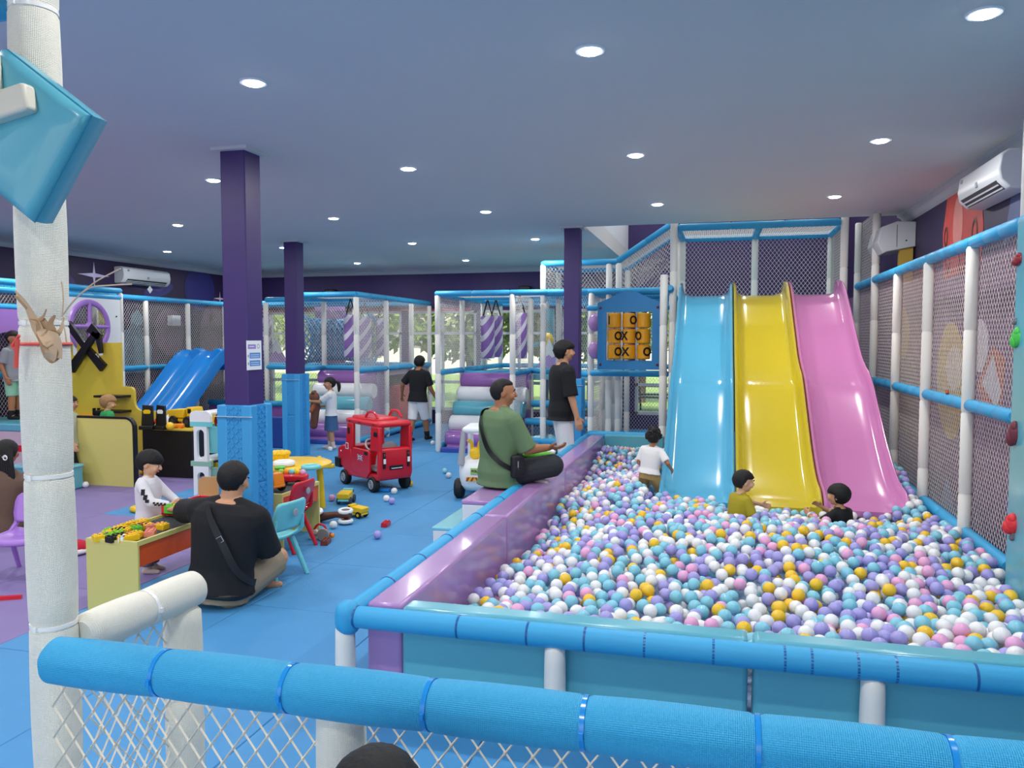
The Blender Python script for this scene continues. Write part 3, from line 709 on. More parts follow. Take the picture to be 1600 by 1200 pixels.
# climbing wall
CW = thing('climbing_wall', 'teal padded climbing wall with coloured holds at the right edge', 'climbing wall', (1.66, 4.3, 0))
MB().box(1.63, 1.72, 3.46, 5.03, 0, 2.42).build('wall_panel', M_teal, CW, bevel=.012, seg=3, world=True)
for px, py, c, s, sh in ((1589, 527, '#45C24A', (.03, .05, .055), 0), (1586, 677, '#6E2A38', (.04, .045, .07), 1), (1583, 818, '#E03038', (.045, .06, .06), 2), (1587, 502, '#6C6F78', (.02, .02, .02), 3), (1583, 838, '#6C6F78', (.02, .025, .025), 3), (1592, 405, '#8A2230', (.03, .05, .035), 1)):
    p = atX(px, py, 1.63); mb = MB(); mb.ball((0, 0, 0), s, 14); mb.ball((-s[0]*.5, s[1]*.2, -s[2]*.4), tuple(k*.7 for k in s), 12); mb.ball((-s[0]*.3, -s[1]*.3, s[2]*.5), tuple(k*.55 for k in s), 12)
    mb.v = [(x+p.x+.004, y+p.y, z+p.z) for x, y, z in mb.v]
    mb.build('climbing_hold', mat('hold_'+c[1:], c, .5), CW, world=True)
# ------------------------------------------------------------------ middle netted boxes
def roller_ramp(label, x0, x1, y0, y1, z1, n=5):
    t = thing('roller_ramp', label, 'climbing ramp', ((x0+x1)/2, (y0+y1)/2, 0), 0, 'roller ramps in the netted boxes'); cs = [M_lild, M_whv, M_teal, M_whv, M_lild]
    poly = [(y0-.1, 0), (y0-.1, .06), (y1-.1, z1), (y1+.2, z1), (y1+.2, 0)]
    mb = MB(); mb.prism(poly, lambda y, z: (x0+.04, y, z), lambda y, z: (x1-.02, y, z)); mb.build('ramp_body', M_lild, t, world=True, bevel=.01)
    for i in range(n):
        f = (i+.5)/n; y = y0+(y1-y0)*f-.05; z = .06+(z1-.02)*f+.02; r = .135
        mb = MB(); mb.tube([(x0, y, z), (x0+.02, y, z), (x0+.03, y, z), (x1-.03, y, z), (x1, y, z)], [r*.8, r*.97, r, r, r*.9], 22); mb.build('roller', cs[i], t, world=True)
    MB().box(x0-.02, x1+.02, y0-.2, y0-.08, 0, .07).build('base_board', mat('navy_vinyl', '#3A4FA8', .35), t, world=True, bevel=.01)
    return t
roller_ramp('purple, white and teal roller ramp behind the girl with the brown toy', -6.98, -5.82, 12.0, 13.0, 1.12)
roller_ramp('purple, white and teal roller ramp behind the man in green', -4.13, -2.96, 11.62, 12.6, 1.12)
B1 = Frame('netted_box', 'netted play box with hanging bags and rope tunnel behind the red toy car', (-6.3, 13.5, 0), 'netted play boxes')
for x, y in ((-5.75, 11.82), (-5.75, 13.02), (-5.75, 14.22), (-5.75, 15.2), (-6.95, 11.82), (-7.0, 13.05), (-6.95, 14.22), (-8.2, 14.22), (-9.4, 14.22), (-8.2, 13.05)): B1.post(x, y, 0, 2.45)
for z in (2.5, 1.24):
    B1.rail((-5.75, 11.82, z), (-5.75, 15.2, z)); B1.rail((-7.0, 13.05, z), (-5.75, 13.05, z)) if z < 2 else None
    B1.rail((-9.6, 14.22, z), (-7, 14.22, z)); B1.rail((-7, 13.05, z), (-7, 14.22, z)); B1.rail((-5.75, 15.2, z), (-9.5, 15.2, z))
B1.rail((-6.95, 11.82, 2.5), (-5.75, 11.82, 2.5)); B1.rail((-6.95, 11.82, 2.5), (-6.95, 13.05, 2.5)); B1.rail((-6.95, 11.82, 1.24), (-7, 13.05, 1.24)); B1.rail((-7, 13.05, 2.5), (-5.75, 13.05, 2.5)); B1.rail((-5.75, 11.85, .08), (-5.75, 15.2, .08))
B1.rail((-8.2, 13.05, 2.5), (-7, 13.05, 2.5)); B1.rail((-8.2, 13.05, 1.24), (-7, 13.05, 1.24))
B1.net((-5.75, 11.85, .1), (0, 3.35, 0), (0, 0, 2.36)); B1.net((-7, 13.08, 1.26), (1.25, 0, 0), (0, 0, 1.22)); B1.net((-9.5, 14.22, .5), (2.5, 0, 0), (0, 0, 2)); B1.net((-6.95, 11.85, 2.5), (1.2, 0, 0), (0, 1.2, 0)); B1.net((-8.2, 13.05, .55), (1.2, 0, 0), (0, 0, 1.95))
MB().box(-7, -5.78, 13.08, 15.2, 1.1, 1.2).build('deck', M_lil, B1.t, world=True, bevel=.01)
MB().box(-7.9, -7.25, 14.35, 14.42, 1.2, 2.42).build('tunnel_panel', M_lil, B1.t, world=True, bevel=.01)
B2 = Frame('netted_box', 'netted play box with purple and white bags behind the man in green', (-2.5, 13, 0), 'netted play boxes')
for x in (-4.2, -3.0, -1.8):
    for y in (11.47, 12.67, 13.9, 15.1): B2.post(x, y, 0, 2.45)
B2.post(-.62, 11.3, 0, 2.45); B2.post(-.62, 13.9, 0, 2.45)
B2.rail((-4.24, 11.47, 2.46), (-.66, 11.47, 2.46))
for y in (12.67, 13.9, 15.1): B2.rail((-4.2, y, 2.46), (-.7, y, 2.46))
for x in (-4.2, -1.8): B2.rail((x, 11.47, 2.46), (x, 15.1, 2.46))
B2.rail((-4.2, 11.5, 1.24), (-4.2, 15.1, 1.24)); B2.rail((-3.0, 11.5, 1.24), (-3.0, 12.67, 1.24)); B2.rail((-3.0, 12.67, 1.24), (-1.82, 11.5, 1.24)); B2.rail((-4.2, 12.67, 1.18), (-3, 12.67, 1.18)); B2.rail((-4.2, 15.1, 1.24), (-.7, 15.1, 1.24))
B2.rail((-1.78, 11.3, 1.27), (-.66, 11.2, 1.27)); B2.rail((-4.2, 11.5, .08), (-4.2, 15.1, .08))
B2.net((-4.2, 11.5, .1), (0, 3.6, 0), (0, 0, 2.35)); B2.net((-3, 11.5, .1), (0, 1.15, 0), (0, 0, 2.35)); B2.net((-3.0, 12.67, 1.26), (1.18, -1.17, 0), (0, 0, 1.18)); B2.net((-4.2, 11.5, 2.46), (3.5, 0, 0), (0, 1.2, 0)); B2.net((-1.8, 11.5, .1), (0, 3.6, 0), (0, 0, 2.35)); B2.net((-3.0, 13.9, .1), (2.3, 0, 0), (0, 0, 1.1))
MB().box(-4.2, -1.8, 12.7, 15.1, 1.08, 1.18).build('deck', M_tealp, B2.t, world=True, bevel=.01)
for y, z, m, lb in ((12.4, .71, M_lil, 'highest blue-edged corner step left of the standing man'), (12.0, .46, M_lil, 'middle blue-edged corner step with lilac top left of the standing man'), (11.6, .2, M_tealp, 'lowest blue-edged corner step left of the standing man')):
    s_ = thing('corner_step', lb, 'step', (-2.4, y, 0), 0, 'corner steps of the netted box')
    mb = MB(); sleeve(mb, (-2.92, y, z), (-1.86, y, z), .055, 14, .4); mb.build('rail', M_blue, s_, world=True)
    mb = MB(); mb.prism([(-2.95, y), (-1.88, y), (-1.88, y+.55), (-2.6, y+.55)], lambda a, b: (a, b, z-.03), lambda a, b: (a, b, z+.045)); mb.build('pad', m, s_, world=True, bevel=.01)
    mb = MB(); net(mb, (-2.9, y, .02), (1.0, 0, 0), (0, 0, max(z-.06, .1))); mb.build('net', M_net, s_, world=True, smooth=False, kind='stuff')
# hanging bags
M_bag = stripes('bag_stripes', '#8A66AE', '#D5D3DE', 3.6, 1.0)
bag0 = None
def bag(px, py0, py1, y, label, r=.12):
    global bag0
    a, b = atY(px, py0, y), atY(px, py1, y)
    if bag0 is None:
        t = thing('hanging_bag', label, 'punch bag', (a.x, y, b.z), 0, 'striped hanging bags'); h = a.z-b.z
        mb = MB(); mb.tube([(0, 0, 0), (0, 0, .015), (0, 0, h-.015), (0, 0, h)], [r*.9, r, r, r*.9], 16); mb.build('bag_body', M_bag, t)
        for sx in (-1, 1):
            mb = MB(); mb.obox((sx*.045, 0, h+.13), .022, .005, .3, (0, -sx*.28, 0)); mb.build('strap', M_blk, t)
        bag0 = t; return t
    o = dup(bag0, (a.x, y, b.z), 0, label); return o
bag(548, 492, 558, 12.3, 'striped hanging bag nearest the corner post behind the red toy car')
bag(570, 495, 558, 13.2, 'striped hanging bag seen through the side net behind the red toy car, nearer one')
bag(597, 495, 556, 14.0, 'striped hanging bag seen through the side net behind the red toy car, farther one')
bag(415, 495, 552, 14.5, 'striped hanging bag beside the sign on the front purple column')
bag(762, 492, 560, 12.9, 'left of the two striped bags hanging side by side above the roller ramp')
bag(775, 492, 558, 13.2, 'right of the two striped bags hanging side by side above the roller ramp')
bag(812, 493, 560, 12.1, 'striped hanging bag behind the white post right of the roller ramp')
# rope tunnel
RT = thing('rope_tunnel', 'blue knotted rope tunnel inside the netted box behind the girl', 'tunnel', (-7.12, 13.75, 1.25))
mb = MB(); M_rope = mat('blue_rope', '#5C8FB4', .8)
for k in range(18):
    for sg in (1, -1):
        pts = []
        for i in range(25):
            f = i/24; a = 2*PI*k/18+sg*f*4.6; rr = .46-.08*math.sin(f*PI)
            pts.append((-.72+1.44*f, rr*math.cos(a)*.8, .5+rr*math.sin(a)))
        mb.tube(pts, .016, 5)
for i in range(13):
    f = i/12; mb.torus((-.72+1.44*f, 0, .5), .46-.08*math.sin(f*PI), .013, 'x', 24, 5, .8, 1)
mb.build('rope_mesh', M_rope, RT, kind='stuff')
for f in (0, 1): mb = MB(); mb.torus((-.72+1.44*f, 0, .5), .47, .035, 'x', 28, 8, .8, 1); mb.build('end_ring', M_blue, RT)
# low padded wall with balls behind, under the left net
LP = thing('low_padded_wall', 'low purple padded wall with blue rails right of the front purple column', 'padded wall', (-7.9, 12.9, 0))
MB().box(-9.4, -7.2, 12.95, 13.05, .08, .52).build('pad', M_lild, LP, world=True, bevel=.015)
for z in (.56, .08): mb = MB(); sleeve(mb, (-9.4, 12.95, z), (-7.15, 12.95, z), .055, 12, .4); mb.build('rail', M_blue, LP, world=True)
def peak(x, y, z, w_, hh, lab):
    t = thing('mountain_panel', lab, 'play panel', (x, y, z), 0)
    MB().prism([(-w_/2, 0), (w_/2, 0), (w_*.28, hh*.4), (w_*.12, hh*.34), (0, hh*.45), (-w_*.14, hh*.36), (-w_*.28, hh*.42)], lambda a, b: (a, -.02, b), lambda a, b: (a, .02, b)).build('lilac_foot', M_lilp, t, smooth=False)
    MB().prism([(w_*.28, hh*.4), (0, hh), (-w_*.28, hh*.42), (-w_*.14, hh*.36), (0, hh*.45), (w_*.12, hh*.34)], lambda a, b: (a, -.018, b), lambda a, b: (a, .018, b)).build('white_peak', M_wpl, t, smooth=False)
p = atY(432, 567, 14.6); peak(p.x, 14.6, p.z, .5, .55, 'white and lilac mountain panel beside the second purple column')
p = atY(858, 574, 13.3); peak(p.x, 13.3, p.z, .42, .5, 'white and lilac mountain panel left of the standing man\'s head')
p = atY(857, 570, 13.6); pm = thing('play_palm', 'teal pole with a yellow ball inside the netted box by the standing man', 'play pole', (p.x, 13.6, 1.2)); mb = MB(); mb.cyl((0, 0, 0), (0, 0, 1.1), .1, 14); mb.build('pole', M_teal, pm)
mb = MB(); mb.ball((0, -.16, .55), .13, 14); mb.build('yellow_ball', M_yel, pm); mb = MB(); mb.tube(catmull([(-.1, -.05, .5), (-.3, -.05, .45), (-.42, -.05, .52)], 4), .04, 8); mb.build('arm', M_teal, pm)
wd_ = thing('red_wedge', 'red padded wedge behind the side net of the box beyond the red car', 'cushion', (-6.2, 13.9, 0)); MB().prism([(-.45, 0), (.45, 0), (.45, .85), (.3, .9)], lambda a, b: (a, -.3, b), lambda a, b: (a, .3, b)).build('wedge', M_red, wd_, bevel=.02)
gd = thing('grey_play_tunnel', 'dark grey round play tunnel inside the netted box beyond the red car', 'tunnel', (-6.2, 14.65, 0)); mb = MB(); mb.lathe([(.5, -.35), (.55, -.3), (.55, .3), (.5, .35), (.38, .35), (.36, .3), (.36, -.3), (.38, -.35)], (0, 0, .55), 24, 'x'); mb.build('tunnel_shell', M_dgrey, gd)
struct(MB().box(XL, -4.9, YB-.02, YB, ZW1+.0, ZW1+.035), 'trim_4', mat('red_strip', '#D2454C', .5), smooth=False)
# noughts and crosses board
TT = thing('noughts_and_crosses_board', 'blue noughts and crosses board with nine yellow drums beside the slides', 'game board', (-1.2, 11.05, 1.3))
M_tt = mat('blue_board', '#1F88C8', .4)
bx0, bx1, bz0, bz1 = -.44, .44, .03, .97; ox0, ox1, oz0, oz1 = -.32, .32, .16, .84
arch = [(bx1, bz1), (.36, 1.0), (.22, 1.06), (.1, 1.12), (0, 1.135), (-.1, 1.12), (-.22, 1.06), (-.36, 1.0), (bx0, bz1)]
fr = MB()
for poly in ([(bx0, bz0), (bx1, bz0), (bx1, oz0), (bx0, oz0)], [(bx0, oz0), (ox0, oz0), (ox0, oz1), (bx0, oz1)], [(ox1, oz0), (bx1, oz0), (bx1, oz1), (ox1, oz1)], [(bx0, oz1), (bx1, oz1)]+arch):
    fr.prism(poly, lambda a, b: (a, -.025, b), lambda a, b: (a, .025, b))
fr.build('board_frame', M_tt, TT, smooth=False)
for sx in (-.4, .4):
    for z in (.1, .9): mb = MB(); mb.ball((sx, -.028, z), (.02, .01, .02), 10); mb.build('bolt_cap', mat('maroon_cap', '#6E2136', .4), TT)
mb = MB(); sleeve(mb, (-.6, 0, .9), (-.44, 0, .9), .04); sleeve(mb, (.44, 0, .9), (.56, 0, .9), .04); mb.build('mount_pipe', M_blue, TT)
M_drum = mat('amber_plastic', '#F0A51A', .35)
txt = {(0, 0): ('I', -.07), (0, 1): ('O', .075), (0, 2): None, (1, 0): ('O', .07), (1, 1): ('X', -.06), (1, 2): ('O', -.075), (2, 0): ('O', .07), (2, 1): ('X', -.04), (2, 2): ('O', .06)}
for ci, cx in enumerate((-.205, 0, .205)):
    mb = MB(); mb.cyl((cx, 0, oz0), (cx, 0, oz1), .01, 8); mb.build('rod', M_gpl, TT)
    for ri, cz in enumerate((.72, .5, .28)):
        mb = MB(); mb.lathe([(.03, -.105), (.08, -.1), (.093, -.09), (.093, .09), (.08, .1), (.03, .105)], (cx, 0, cz), 20); d = mb.build('drum', M_drum, TT)
        tx = txt[(ri, ci)]
        if tx:
            an = tx[1]/.093; text(tx[0], 'letter', .16, M_blk, d, (cx+.0945*math.sin(an), -.0945*math.cos(an), cz), (PI/2, 0, an), .001)
for sx, z in ((-.52, .7), (-.52, .3)): mb = MB(); mb.ball((sx, .25, z), (.1, .06, .13), 14); mb.build('lilac_disc', M_lil, TT)

# ------------------------------------------------------------------ left side: netted wall, play house, twin slide
LW = Frame('netted_wall', 'netted wall with blue rails behind the twin blue slide', (-9.7, 12.3, 0))
for y in (10.45, 11.6, 12.72, 13.85): LW.post(-9.65, y, 0, 2.43)
for z in (2.47, 1.27): LW.rail((-9.65, 8.2, z), (-9.65, 14.3, z))
LW.rail((-9.65, 14.22, 2.47), (-8.2, 14.22, 2.47)); LW.net((-9.68, 8.3, .1), (0, 6, 0), (0, 0, 2.35))
bx = MB().box(-.06, .06, -.12, .12, -.1, .1).build('wall_box', M_wpl, None, bevel=.01); bx.location = (-10.13, 12.95, 2.12); tag(bx, 'small white box on the mural behind the left netting', 'box')
HS = 1.12
def hy(y): return y*HS
def hz(z): return CAMH+(z-CAMH)*HS
HX = -8.3*HS
HF = Frame('play_house', 'white and purple play house front with a round window behind the tall white post', (HX, 9.4, 0), cat='play house')
for y in (9.46, 8.36, 7.2): HF.post(HX, hy(y), 0, 2.5)
for z in (2.45, 2.35): HF.rail((HX, 7.0, hz(z)), (HX, hy(9.48), hz(z)), .046)
HF.rail((HX-.05, 7.0, hz(2.15)), (HX-.05, hy(8.36), hz(2.15))); HF.net((HX-.06, 7.0, hz(2.18)), (0, hy(8.36)-7, 0), (0, 0, .3)); HF.net((HX-.06, hy(8.4), hz(2.2)), (0, 1.1, 0), (0, 0, .3))
cy, cz, rw_ = hy(8.84), hz(1.93), .33*HS; Y0, Y1, Z0, Z1 = hy(8.4), hy(9.42), .3, hz(2.32)
angs = sorted([2*PI*i/32 for i in range(32)]+[math.atan2(b-cz, a-cy) % (2*PI) for a in (Y0, Y1) for b in (Z0, Z1)])
mb = MB(); vs = []
for a in angs:
    ca, sa = math.cos(a), math.sin(a); t = min((Y1-cy if ca > 0 else Y0-cy)/ca if abs(ca) > 1e-6 else 9, (Z1-cz if sa > 0 else Z0-cz)/sa if abs(sa) > 1e-6 else 9)
    for x in (HX+.01, HX+.04): vs += [(x, cy+rw_*ca, cz+rw_*sa), (x, cy+t*ca, cz+t*sa)]
n = len(angs); fs = []
for i in range(n):
    j = (i+1) % n; fs += [(4*i, 4*i+1, 4*j+1, 4*j), (4*i+2, 4*j+2, 4*j+3, 4*i+3), (4*i, 4*j, 4*j+2, 4*i+2), (4*i+1, 4*i+3, 4*j+3, 4*j+1)]
mb.add(vs, fs); mb.build('white_panel', M_wpl, HF.t, world=True, smooth=False)
mb = MB(); mb.torus((HX+.05, cy, cz), rw_, .045, 'x', 32, 8, 1, 1, .6); wf = mb.build('window_ring', M_lilp, HF.t, world=True)
for k in range(2):
    a = PI/2*k; mb = MB(); mb.cyl((HX+.05, cy-rw_*math.cos(a), cz-rw_*math.sin(a)), (HX+.05, cy+rw_*math.cos(a), cz+rw_*math.sin(a)), .03, 8); mb.build('spoke', M_lilp, wf, world=True)
mb = MB(); mb.ball((HX+.05, cy, cz), (.04, .08, .08), 12); mb.build('hub', M_lilp, wf, world=True)
HF.net((HX, hy(8.45), hz(1.5)), (0, .95, 0), (0, 0, .95))
ap = [(7.0, 0), (7.0, hz(2.12)), (hy(8.34), hz(2.12)), (hy(8.34), 0), (hy(8.15), 0), (hy(8.15), 1.5)]+[(hy(7.65)+.56*math.cos(PI*i/12), 1.5+.36*math.sin(PI*i/12)) for i in range(1, 12)]+[(hy(7.15), 1.5), (hy(7.15), 0)]
MB().prism(ap, lambda y, z: (HX, y, z), lambda y, z: (HX+.03, y, z)).build('purple_panel', M_lilp, HF.t, world=True, smooth=False)
mb = MB(); mb.ball((HX+.045, hy(9.34), hz(2.08)), .014, 8); mb.build('bolt', M_dgrey, HF.t, world=True)
blk = thing('padded_block', 'pale padded block with teal top and red stripe that the boy in grey stands on', 'block', (-8.95, 8.4, 0))
MB().box(-9.5, -8.4, 7.9, 9.0, 0, .6).build('block_body', mat('pale_pink_vinyl', '#CDB9C4', .35), blk, bevel=.015, world=True)
MB().box(-9.51, -8.39, 7.89, 9.01, .59, .69).build('block_top', M_teal, blk, bevel=.02, world=True); MB().box(-9.505, -8.395, 7.895, 9.005, .34, .42).build('red_stripe', M_red, blk, world=True)
# twin slide
ts = [(12.35, 1.42), (12.15, 1.41), (11.9, 1.25), (11.4, .82), (10.9, .44), (10.6, .27), (10.3, .2)]
TS = thing('twin_slide', 'blue plastic twin-lane slide beside the front purple column', 'slide', (-8.9, 11.3, 0))
P = catmull([(0, y, z) for y, z in ts], 6); mb = MB(); rings = []
sec = [(-.46, -.06), (-.46, .1), (-.44, .15), (-.41, .15), (-.37, .05), (-.3, 0), (-.13, 0), (-.06, .05), (-.02, .13), (.02, .13), (.06, .05), (.13, 0), (.3, 0), (.37, .05), (.41, .15), (.44, .15), (.46, .1), (.46, -.06)]
for i, p in enumerate(P):
    d = (P[min(i+1, len(P)-1)]-P[max(i-1, 0)]).normalized(); nr = V(0, -d.z, d.y); nr = nr if nr.z > 0 else -nr
    rings.append([V(-8.92+x, p.y, p.z)+nr*z for x, z in sec])
mb.loft(rings); mb.build('slide_bed', M_dblue, TS, world=True, ang=60)
for x in (-9.14, -8.7):
    mb = MB(); pr = [(x+.18*math.cos(PI*k/10), 1.40+.2*math.sin(PI*k/10)) for k in range(11)]
    mb.prism([(x+.2, 1.25)]+pr+[(x-.2, 1.25)], lambda a, b: (a, 12.25, b), lambda a, b: (a, 12.42, b)); mb.build('slide_head', M_dblue, TS, world=True, bevel=.03, seg=3)
MB().box(-9.5, -8.4, 12.42, 13.3, 1.2, 1.36).build('deck', M_bluepad, TS, world=True, bevel=.01)
for x in (-9.4, -8.5): mb = MB(); mb.cyl((x, 12.6, 0), (x, 12.6, 1.25), .04); mb.build('post', M_white, TS, world=True)
tr = thing('ball_trough', 'low navy padded trough of balls at the foot of the twin slide', 'ball pit', (-8.0, 11.6, 0))
MB().box(-8.35, -6.7, 11.2, 11.3, 0, .5).build('trough_wall', mat('navy_pad', '#23479A', .4), tr, bevel=.015, world=True); MB().box(-8.35, -6.7, 11.3, 12.1, 0, .36).build('trough_bed', mat('navy_pad', '#23479A', .4), tr, world=True)

# ------------------------------------------------------------------ yellow workshop booth
BO = thing('workshop_booth', 'yellow play workshop booth with black counter and tall tool board', 'play booth', (-7.6, 8.5, 0))
def arc(cx, cz, r, a0, a1, n=6): return [(cx+r*math.cos(R(a0+(a1-a0)*i/n)), cz+r*math.sin(R(a0+(a1-a0)*i/n))) for i in range(n+1)]
pl = [(-7.5, 0), (-6.68, 0)]+arc(-6.78, .71, .1, 0, 90)+[(-7.5, .81)]
fw_ = MB().prism(pl, lambda a, b: (a, 7.76, b), lambda a, b: (a, 7.80, b)).build('front_board', M_yelp, BO, world=True, smooth=False)
pe = [(-6.68, 0), (-6.655, 0)]+arc(-6.78, .71, .125, 0, 90)+[(-7.5, .835), (-7.5, .81)]+list(reversed(arc(-6.78, .71, .1, 0, 90)))
MB().prism(pe, lambda a, b: (a, 7.755, b), lambda a, b: (a, 7.81, b)).build('black_edge', M_black, fw_, world=True, smooth=False)
n1, n2 = [atY(x, 535, 9.2).x for x in (110, 120)], [atY(x, 535, 9.2).x for x in (151, 160)]
bk_ = [(-9.3, 0), (-9.3, 1.71), (n1[0], 1.71), (n1[0], 1.53), (n1[1], 1.53), (n1[1], 1.71), (n2[0], 1.71), (n2[0], 1.53), (n2[1], 1.53), (n2[1], 1.71), (-8.09, 1.71), (-8.09, 1.1), (-7.95, 1.09)]+arc(-7.95, 1.02, .07, 80, 0, 4)+list(reversed(arc(-7.76, .88, .12, 180, 270, 4)[::-1]))+[(-6.6, .77), (-6.4, .7), (-6.4, 0)]
MB().prism(bk_, lambda a, b: (a, 9.2, b), lambda a, b: (a, 9.24, b)).build('back_board', M_yelb, BO, world=True, smooth=False)
def bar(mb, p, q, w0, w1, y=9.17, th=.05):
    a, b = atY(*p, y), atY(*q, y); d = (b-a).normalized(); e = V(-d.z, 0, d.x)
    vs = [a+e*w0/2, b+e*w1/2, b-e*w1/2, a-e*w0/2]; mb.add([v+V(0, -th/2, 0) for v in vs]+[v+V(0, th/2, 0) for v in vs], [(3, 2, 1, 0), (4, 5, 6, 7), (0, 1, 5, 4), (1, 2, 6, 5), (2, 3, 7, 6), (3, 0, 4, 7)])
mb = MB(); bar(mb, (106, 505), (128, 535), .1, .085); bar(mb, (128, 535), (162, 575), .085, .13); mb.build('wooden_saw', M_black, BO, world=True, smooth=False)
mb = MB(); bar(mb, (111, 578), (150, 520), .13, .075, 9.13); bar(mb, (141, 511), (157, 527), .14, .1, 9.13); bar(mb, (153, 520), (158, 552), .09, .04, 9.13); mb.build('toy_hammer', M_black, BO, world=True, smooth=False)
MB().box(-7.12, -6.38, 8.44, 9.18, 0, .6).build('counter', M_black, BO, world=True, bevel=.004); MB().box(-7.13, -6.37, 8.43, 9.19, .6, .625).build('counter_top', M_yelb, BO, world=True, bevel=.004)
for z in (.95, .74): MB().box(-8.36, -7.93, 8.98, 9.2, z, z+.03).build('shelf', M_black, BO, world=True)
MB().box(-8.86, -8.4, 9.15, 9.2, .55, .68).build('tool_rack', M_orp, BO, world=True, bevel=.005)
for px in (148, 155): p = atY(px, 643, 9.14); MB().obox((p.x, 9.13, p.z), .03, .03, .1).build('rack_tool', M_blk, BO, world=True)
MB().box(-8.5, -8.25, 9.12, 9.18, .68, .74).build('rack_block', M_blk, BO, world=True)
MB().box(-8.0, -7.93, 8.5, 9.18, 0, .02).build('base_strip', M_yelb, BO, world=True)
# toys on the counter
def toy_truck(name, label, loc, rz, L, body, cab, wh, hubm, group=None, bed=True):
    t = thing(name, label, 'toy truck', loc, rz, group); w_ = L*.5; r = L*.17
    mb = MB(); mb.box(-w_/2, w_/2, -L/2, L/2, r*.9, r*1.5); mb.build('chassis', body, t, bevel=L*.03)
    if bed: mb = MB(); mb.prism([(-L*.5, r*1.6), (L*.12, r*1.6), (L*.16, r*3.3), (-L*.56, r*3.0)], lambda y, z: (-w_*.55, y, z), lambda y, z: (w_*.55, y, z)); mb.build('tipper', cab, t, bevel=L*.03)
    mb = MB(); mb.prism([(L*.2, r*1.4), (L*.5, r*1.4), (L*.48, r*2.4), (L*.42, r*3.6), (L*.2, r*3.6)], lambda y, z: (-w_*.45, y, z), lambda y, z: (w_*.45, y, z)); c_ = mb.build('cab', body, t, bevel=L*.025)
    MB().box(-w_*.46, w_*.46, L*.26, L*.4, r*2.5, r*3.3).build('cab_window', M_blk, c_)
    for sx in (-1, 1):
        for sy in (-.3, .3):
            mb = MB(); mb.lathe([(r*.4, -r*.35), (r*.92, -r*.35), (r, -r*.2), (r, r*.2), (r*.92, r*.35), (r*.4, r*.35)], (sx*w_*.52, sy*L, r), 18, 'x'); wl = mb.build('wheel', wh, t)
            mb = MB(); mb.lathe([(.001, -r*.38), (r*.45, -r*.36), (r*.45, r*.36), (.001, r*.38)], (sx*w_*.52, sy*L, r), 14, 'x'); mb.build('hub', hubm, wl)
    return t
toy_truck('toy_truck', 'yellow toy truck with black wheels on the black workshop counter', (-6.68, 8.75, .625), R(-100), .42, M_yel, M_yel, M_rub, M_dgrey)
for px, rz, lab, ac in ((231, .2, 'black cut-out toy stand with yellow badge on the workshop counter', M_yel), (252, -.1, 'black cut-out toy stand with white badge on the workshop counter', M_wpl)):
    p = atZ(px, 671, .625); t = thing('toy_stand', lab, 'toy stand', (p.x, p.y, .625), rz)
    MB().box(-.09, .09, -.06, .06, 0, .05).build('base', M_black, t, bevel=.008)
    MB().prism([(-.08, .04), (.08, .04), (.075, .3), (-.06, .31)], lambda a, b: (a, -.012, b), lambda a, b: (a, .012, b)).build('upright', M_black, t, bevel=.005)
    MB().prism([(-.04, .2), (.04, .2), (.05, .23), (.03, .25), (-.03, .25), (-.05, .23)], lambda a, b: (a, -.016, b), lambda a, b: (a, -.012, b)).build('badge', ac, t)
p = atZ(241, 665, .625); t = thing('toy_car', 'red toy car between the two black stands on the counter', 'toy car', (p.x, p.y+.1, .625), 1.2)
MB().box(-.05, .05, -.1, .1, .02, .06).build('body', M_red, t, bevel=.015); MB().box(-.04, .04, -.05, .05, .055, .09).build('roof', M_red, t, bevel=.015)
for sx in (-.05, .05):
    for sy in (-.06, .06): mb = MB(); mb.lathe([(.01, -.01), (.025, -.01), (.025, .01), (.01, .01)], (sx, sy, .025), 12, 'x'); mb.build('wheel', M_rub, t)
p = atZ(260, 665, .625); mb = MB(); mb.lathe([(.13, 0), (.128, .04), (.1, .1), (.05, .14), (.001, .15)], n=20); o = mb.build('toy_helmet', M_wpl, None); o.location = (p.x, p.y+.12, .625); tag(o, 'white toy helmet on the workshop counter behind the yellow ball', 'toy helmet')
def ball_single(p, r, m, label, group=None, name='play_ball'):
    mb = MB(); mb.ball((0, 0, 0), r, 16); o = mb.build(name, m, None); o.location = (p[0], p[1], p[2]+r); return tag(o, label, 'ball', group)
BALLC = {'teal': mat('ball_teal', '#86CBDD', .3, coat=.2), 'lilac': mat('ball_lilac', '#A79FDD', .3, coat=.2), 'white': mat('ball_white', '#F0EFEE', .3, coat=.2), 'pink': mat('ball_pink', '#EDAAD2', .3, coat=.2), 'yellow': mat('ball_yellow', '#F5C528', .3, coat=.2)}
p = atZ(266, 672, .625); ball_single(p, .05, BALLC['yellow'], 'yellow ball on the black workshop counter')
t = thing('toy_drill', 'orange toy drill with white tip on the workshop counter', 'toy tool', (atZ(280, 669, .625)), .3)
mb = MB(); mb.cyl((-.1, 0, .03), (.06, 0, .03), .03, 12); mb.build('body', M_orp, t); mb = MB(); mb.cyl((-.16, 0, .03), (-.1, 0, .03), .018, 10); mb.build('tip', M_wpl, t); MB().box(.0, .04, -.05, .03, .0, .03).build('handle', M_orp, t)
# teal bench block
bn = thing('padded_bench', 'teal padded bench block in front of the yellow booth', 'bench', (-7.5, 7.55, 0)); MB().box(-8.0, -7.23, 7.25, 7.58, 0, .27).build('bench_body', M_teal, bn, bevel=.02, world=True); MB().box(-8.01, -7.22, 7.24, 7.59, .255, .29).build('bench_top', M_tealp, bn, bevel=.012, world=True)
